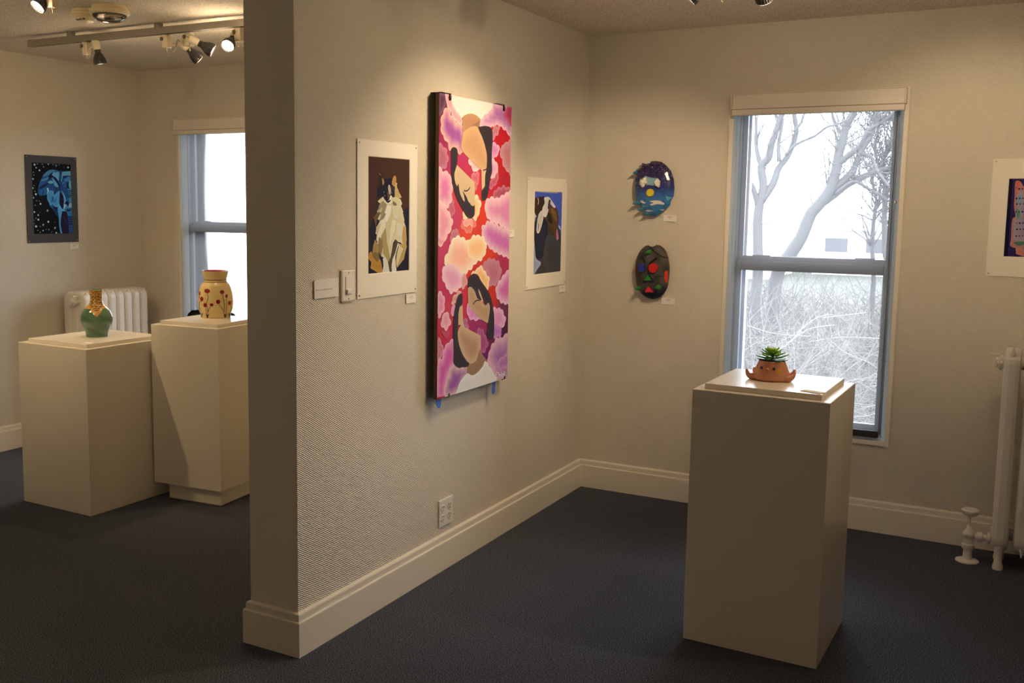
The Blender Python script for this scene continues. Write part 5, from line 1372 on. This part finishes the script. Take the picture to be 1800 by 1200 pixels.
def radiator(loc, rotz, n, pitch, w, bev, depth, h, zb, label, valve, vent_side=-1, flat_h=0):
    """local frame: x along the row of sections starting at 0, y depth (front = -y)"""
    e = new_empty('radiator', loc, label, 'radiator', 'cast-iron radiators'); e.rotation_euler = (0, 0, rotz); 
    me = section_mesh(depth, h, zb, w, bev, 'section')
    Rm = Matrix(((0, 0, 1), (1, 0, 0), (0, 1, 0))).to_4x4()     # curve x->local y, curve y->z, curve z->x
    me.transform(Rm)
    for i in range(n):
        o = bpy.data.objects.new('section', me); COL.objects.link(o); o.parent = e; o.location = (pitch*(i+.5), 0, 0)
    def lp(name, bm, m=RAD, par=None, smooth=True):
        me = bpy.data.meshes.new(name); bm.to_mesh(me); bm.free(); me.materials.append(m)
        o = bpy.data.objects.new(name, me); COL.objects.link(o); o.parent = par or e
        if smooth: auto_smooth(o, 35)
        return o
    for z in (zb+.065, h-.065):
        for y in (-depth*.22, depth*.22) if False else (0,):
            bm = B(); lathe(bm, [(.026, .004), (.026, pitch*n-.004)], (0, y, z), (1, 0, 0), 16); lp('connecting_hub', bm)
    bm = B(); lathe(bm, [(.030, 0), (.034, .006), (.034, .014), (.022, .018), (.020, .03)], (.006, 0, h-.065), (-1, 0, 0), 8); lp('end_plug', bm)
    for i in (0, n-1):
        for y in (-depth/2+.028, depth/2-.028):
            bm = B(); lathe(bm, [(.021, 0), (.022, .012), (.017, .03), (.016, .06), (.022, zb+.03)], (pitch*(i+.5), y, 0), (0, 0, 1), 12); lp('foot', bm)
    # ridge nib on top and pointed casting tip below every front column
    for i in range(n):
        x = pitch*(i+.5)
        for zz, s in ((h-.016, 1), (zb+.03, -1)):
            if s < 0 and i in (0, n-1): continue
            bm = B(); lathe(bm, [(.013, 0), (.008, .012), (.002, .034 if w > .06 else .018)], (x, -depth/2+.016, zz), (0, -.25, s), 6); lp('casting_tip', bm)
    # air vent with a little tee handle
    y, z = -.055, h-.060
    bm = B(); lathe(bm, [(.009, 0), (.009, .010), (.006, .012), (.006, .022)], (.004, y, z), (-1, 0, 0), 8)
    lathe(bm, [(.008, -.012), (.008, .012), (.004, .014), (.004, .035)], (-.024, y, z), (0, 0, 1), 8)
    a = lp('air_vent', bm)
    bm = B(); tube(bm, [(-.044, y, z+.036), (-.030, y, z+.037), (-.024, y, z+.034), (-.012, y, z+.037), (-.002, y, z+.036)], [.006, .0045, .004, .0045, .006], 8); lp('tee_handle', bm, par=a)
    if valve:
        vx, vy, pz = valve
        bm = B(); lathe(bm, [(.048, 0), (.0475, .005), (.036, .010), (.019, .012), (.018, .055), (.024, .058), (.026, .062), (.026, .078), (.019, .082), (.020, .112), (.025, .116), (.027, .124), (.025, .132), (.016, .140), (.012, .150), (.011, .158), (.006, .165), (.005, .200), (.009, .206)], (vx, vy, 0), (0, 0, 1), 18); vb = lp('valve_body', bm)
        bm = B(); lathe(bm, [(.010, .203), (.030, .212), (.037, .222), (.037, .232), (.029, .238), (.008, .236)], (vx, vy, 0), (0, 0, 1), 24); lp('hand_wheel', bm, par=vb)
        bm = B(); L = -vx; lathe(bm, [(.013, .01), (.014, .030), (.023, .034), (.023, .052), (.013, .056), (.013, .070), (.026, .073), (.026, .082), (.020, .085), (.022, L+.02)], (vx, vy, pz), (1, 0, 0), 12); lp('inlet_pipe', bm, par=vb)
    return e
radiator((2.0255, -.200, 0), 0, 8, .085, .066, .020, .205, .958, .075, 'tall cast-iron radiator at the right edge with hand-wheel valve', (-.0775, -.030, .118))
radiator((-3.205, -.735, 0), R2(90), 8, .0680, .058, .014, .20, .965, .075, 'cast-iron radiator on the left wall behind the green vase', None)

# ------------------------------------------------------------------ chair seen behind the tall pedestal
CH = mat('black chair shell', (.012, .011, .012), .45); CHM = mat('black chair tube', (.02, .02, .02), .3, metal=.5)
cx, cy = -2.36, -.55
e = new_empty('stacking_chair', (cx, cy, 0), 'black chair mostly hidden between the left window and the tall pedestal', 'chair')
bm = B(); rows = []
for j in range(9):
    z = .60+.268*j/8; row = []
    hw = .215 if j < 7 else (.205 if j == 7 else .180)
    for i in range(15):
        s = -1+2*i/14; row.append(bm.verts.new((cx+hw*s, cy+.17-.035*s*s+.05*j/8, z-(.012*s*s if j == 8 else 0))))
    rows.append(row)
for a, b in zip(rows, rows[1:]):
    for i in range(14): bm.faces.new((a[i], a[i+1], b[i+1], b[i]))
bmesh.ops.solidify(bm, geom=bm.faces[:], thickness=.010); put('backrest', bm, CH, e, smooth=True)
bm = B(); box(bm, cx-.22, cx+.22, cy-.22, cy+.19, .435, .452, .008); put('seat', bm, CH, e)
for sx in (-1, 1):
    bm = B(); tube(bm, [(cx+sx*.20, cy+.20, .75), (cx+sx*.20, cy+.175, .47), (cx+sx*.215, cy+.21, .02), (cx+sx*.215, cy+.212, 0)], .010, 8); put('leg', bm, CHM, e, smooth=True)
    bm = B(); tube(bm, [(cx+sx*.20, cy+.17, .43), (cx+sx*.20, cy-.18, .43), (cx+sx*.215, cy-.21, .40), (cx+sx*.22, cy-.225, 0)], .010, 8); put('leg', bm, CHM, e, smooth=True)

# ------------------------------------------------------------------ smoke and fire detectors
DET = mat('yellowed detector plastic', (.70, .60, .38), .35)
e = new_empty('smoke_detector', (-1.862, -1.715, 2.44), 'smaller cream smoke detector on the ceiling with a black slot', 'detector', 'ceiling detectors')
bm = B(); lathe(bm, [(.058, 0), (.060, .012), (.066, .016), (.066, .022), (.058, .032), (.040, .050), (.034, .053)], (-1.862, -1.715, 2.44), (0, 0, -1), 32); auto_smooth(put('housing', bm, DET, e), 25)
bm = B(); box(bm, -1.878, -1.846, -1.757, -1.748, 2.388, 2.396); box(bm, -1.838, -1.829, -1.755, -1.748, 2.388, 2.395); put('slot', bm, VINYL, e)
e = new_empty('flashing_alarm', (-1.690, -1.725, 2.44), 'larger cream ceiling alarm with a clear dome beside the smoke detector', 'detector', 'ceiling detectors')
bm = B(); lathe(bm, [(.078, 0), (.080, .014), (.090, .018), (.092, .034), (.080, .040)], (-1.690, -1.725, 2.44), (0, 0, -1), 36); box(bm, -1.81, -1.74, -1.745, -1.705, 2.415, 2.44, .004); auto_smooth(put('housing', bm, DET, e), 25)
DOME = bpy.data.materials.new('clear dome'); DOME.use_nodes = True; glass_nodes(DOME, (.97, .96, .94))
bm = B(); lathe(bm, [(.078, .040), (.070, .054), (.052, .066), (.028, .072), (.004, .073)], (-1.690, -1.725, 2.44), (0, 0, -1), 32); put('clear_dome', bm, DOME, e, smooth=True)
bm = B(); box(bm, -1.705, -1.665, -1.745, -1.715, 2.378, 2.400, .003); lathe(bm, [(.016, 0), (.010, .022), (.014, .026)], (-1.70, -1.73, 2.402), (0, 0, -1), 10); put('strobe', bm, mat('strobe parts', (.55, .48, .38), .3), e)

# ------------------------------------------------------------------ track lighting
def track(x0, y0, x1, y1, label, zt=2.418):
    e = new_empty('light_track', ((x0+x1)/2, (y0+y1)/2, 2.44), label, 'light track', 'ceiling light tracks')
    d = Vector((x1-x0, y1-y0, 0)); L = d.length; a = math.atan2(d.y, d.x); R = Matrix.Rotation(a, 3, 'Z'); c = ((x0+x1)/2, (y0+y1)/2, 0)
    bm = B(); cx, cy = c[0], c[1]
    box(bm, cx-L/2, cx+L/2, cy-.018, cy-.015, zt-.034, zt, 0, rot=R, piv=c); box(bm, cx-L/2, cx+L/2, cy+.015, cy+.018, zt-.034, zt, 0, rot=R, piv=c)
    box(bm, cx-L/2, cx+L/2, cy-.015, cy+.015, zt-.004, zt, 0, rot=R, piv=c)
    box(bm, cx-L/2, cx+L/2, cy-.015, cy-.010, zt-.034, zt-.031, 0, rot=R, piv=c); box(bm, cx-L/2, cx+L/2, cy+.010, cy+.015, zt-.034, zt-.031, 0, rot=R, piv=c)
    put('rail', bm, TRACK, e)
    bm = B(); box(bm, cx-L/2+.03, cx+L/2, cy-.010, cy+.010, zt-.033, zt-.031, 0, rot=R, piv=c); put('contact_slot', bm, VINYL, e)
    bm = B(); box(bm, cx-L/2-.006, cx-L/2+.035, cy-.0195, cy+.0195, zt-.0355, zt+.0015, .001, rot=R, piv=c); put('end_cap', bm, TRACK, e)
    n = max(2, int(L/.55))
    for i in range(n):
        s = -L/2+L*(i+.5)/n; bm = B(); box(bm, cx+s-.02, cx+s+.02, cy-.012, cy+.012, zt, 2.44, 0, rot=R, piv=c); put('mounting_clip', bm, TRACK, e)
    return e
TZ = 2.384
GLOW = emis('glowing lamp lens', (1.0, .86, .62), 22.0)
DIM = emis('lamp lens', (1.0, .93, .82), 5.0)
def spot_head(x, y, F, d, label, key, size=84, blend=.8, tip='GLOW'):
    """adapter clipped in the track at x,y; lamp face centre F; beam direction d"""
    F = Vector(F); d = Vector(d).normalized()
    e = new_empty('spotlight', (x, y, TZ), label, 'spotlight', 'track spotlights')
    bm = B(); box(bm, x-.019, x+.019, y-.016, y+.016, TZ-.068, TZ-.001, .003)
    put('adapter', bm, CREAM, e)
    bm = B(); lathe(bm, [(.010, 0), (.011, .004), (.009, .009)], (x-.017, y-.014, TZ-.022), (-.3, -1, 0), 10); auto_smooth(put('locking_knob', bm, mat('brown knob', (.16, .11, .07), .4), e))
    back = F-d*.078; sk = back-d*.046
    bm = B(); m = (Vector((x, y, TZ-.045))+sk)*.5
    tube(bm, [(x, y, TZ-.055), tuple(Vector((x, y, TZ-.058))*.5+(sk+d*.02)*.5), tuple(sk+d*.02)], [.007, .007, .008], 8); put('swivel_arm', bm, CREAM, e, smooth=True)
    bm = B(); a = Vector((x, y, TZ-.066)); b = sk-d*.002
    tube(bm, cat_rom([a, a+Vector((.004, 0, -.022)), a*.5+b*.5+Vector((0, 0, -.036)), b*.8+a*.2+Vector((0, 0, .004)), b-d*.012, b], 5), .0024, 6); put('cable', bm, mat('tan cable', (.40, .32, .22), .5), e, smooth=True)
    bm = B(); lathe(bm, [(.010, 0), (.019, .001), (.0205, .004), (.0205, .040), (.0185, .044), (.0185, .049)], sk, d, 20); auto_smooth(put('lamp_holder', bm, CREAM, e))
    bm = B(); lathe(bm, [(.0155, 0), (.0155, .020), (.021, .030), (.030, .050), (.0335, .064), (.0335, .078), (.031, .080)], back, d, 48, fin=.06, cap1=False); h = put('bulb_housing', bm, BLACKP, e)
    bm = B(); lathe(bm, [(.0300, .0700), (.026, .0735), (.012, .0755), (.001, .0758)], back, d, 28, cap0=True); put('lens', bm, GLOW if tip == 'GLOW' else DIM, h, smooth=True)
    l = bpy.data.lights.new(key, 'SPOT'); l.energy = LP[key]; l.color = WARM2 if key[0] == 'A' or key in ('C1', 'C2') else WARM; l.spot_size = R2(size); l.spot_blend = blend; l.shadow_soft_size = .028
    o = bpy.data.objects.new('lamp', l); COL.objects.link(o); o.parent = e
    p = F+d*.012; o.location = p-Vector((x, y, TZ)); o.rotation_euler = d.to_track_quat('-Z', 'Y').to_euler()
    l = bpy.data.lights.new('S', 'POINT'); l.energy = LP['S']; l.color = WARM; l.shadow_soft_size = .03     # stray light from the sides of the bulb
    o = bpy.data.objects.new('lamp_spill', l); COL.objects.link(o); o.parent = e; o.location = F+d*.035-Vector((x, y, TZ))
    return e
track(-2.76, -1.325, -T-.02, -1.27, 'grey ceiling light track in the left bay')
track(.25, -1.295, 2.9, -1.295, 'ceiling light track in the right bay above the pedestal')
track(-1.405, -6.0, -1.405, -2.22, 'ceiling light track running toward the camera on the left')
track(-2.55, -6.0, -2.55, -2.75, 'second ceiling track on the left, outside the view')
track(1.2, -6.8, 1.2, -2.9, 'ceiling light track on the right running back into the room')
spot_head(-2.335, -1.31, (-2.262, -1.285, 2.268), (.03, .22, -1), 'leftmost black spotlight on the left track, pointing straight down', 'A1', tip='DIM')
spot_head(-1.770, -1.29, (-1.640, -1.20, 2.268), (.30, .74, -.60), 'second spotlight from the left on the left track, angled down and away', 'A2')
spot_head(-1.620, -1.285, (-1.480, -1.27, 2.288), (.70, .55, -.46), 'third black spotlight on the left track, tilted down to the right', 'A3')
spot_head(-1.295, -1.285, (-1.310, -1.35, 2.288), (.25, -.75, -.60), 'glowing spotlight on the left track nearest the partition', 'A4')
spot_head(-1.405, -2.27, (-1.452, -2.305, 2.318), (-.10, -.62, -.65), 'glowing spotlight at the upper left corner above the detectors', 'A5')
spot_head(1.045, -1.295, (.940, -1.350, 2.308), (-.66, -.10, -.72), 'glowing spotlight at the top edge aimed at the cloud canvas', 'B1')
spot_head(1.175, -1.295, (1.195, -1.262, 2.298), (.06, .70, -.65), 'dark spotlight at the top edge aimed at the back wall', 'B2')
spot_head(1.360, -1.295, (1.335, -1.325, 2.330), (-.64, .68, -.60), 'spotlight at the top edge with only its glow showing', 'B3', size=60)
# unseen spotlights on the tracks; most are added for wall fill and bounce
OFF = 'spotlights outside the view'
for x, y, F, d, k, w in ((-2.55, -2.85, (-2.40, -2.78, 2.30), (.33, .82, -.52), 'C1', 'lighting the left pedestals'), (-1.405, -3.0, (-1.485, -2.96, 2.29), (-.74, .66, -.48), 'C2', 'added to brighten the left wall'),
                      (2.6, -1.295, (2.53, -1.32, 2.29), (-.88, -.22, -.42), 'C3', 'added at far right to even out the light on the partition'), (1.75, -1.295, (1.72, -1.40, 2.315), (-.45, .80, -.46), 'C7', 'added between the two right-hand lamps to wash the back wall'), (2.1, -1.295, (2.06, -1.40, 2.30), (-.12, .86, -.42), 'C4', 'above the right radiator'),
                      (1.2, -5.2, (1.12, -5.2, 2.29), (-.75, -.3, -.70), 'C5', 'added beside the camera on the right for bounce light'), (-1.405, -5.2, (-1.485, -5.2, 2.29), (-.8, -.2, -.6), 'C6', 'added far left behind the camera for bounce light')):
    h = spot_head(x, y, F, d, 'spotlight outside the view, ' + w, k, size=60 if k == 'C4' else 84); h['group'] = OFF
# unseen globe lamps added behind the camera as warm ambient fill
FILLGLASS = emis('fill globe glass', (1.0, .80, .55), 6.0)
for x, y, w in ((1.9, -6.6, 'right'), (-1.4, -6.4, 'left')):
    e = new_empty('fill_globe', (x, y, H), 'unseen globe lamp added as warm fill behind the camera on the ' + w, 'lamp', 'added fill globes')
    bm = B(); lathe(bm, [(.06, 0), (.06, .02), (.012, .025), (.012, .10), (.05, .11), (.05, .13)], (x, y, H), (0, 0, -1), 20); put('fitting', bm, TRACK, e)
    bm = B(); bmesh.ops.create_uvsphere(bm, u_segments=24, v_segments=14, radius=.125, matrix=Matrix.Translation((x, y, H-.24))); put('globe', bm, FILLGLASS, e, smooth=True)
    l = bpy.data.lights.new('G', 'POINT'); l.energy = LP['G']; l.color = WARM; l.shadow_soft_size = .128
    o = bpy.data.objects.new('globe_fill_light', l); COL.objects.link(o); o.parent = e; o.location = (0, 0, -.24)
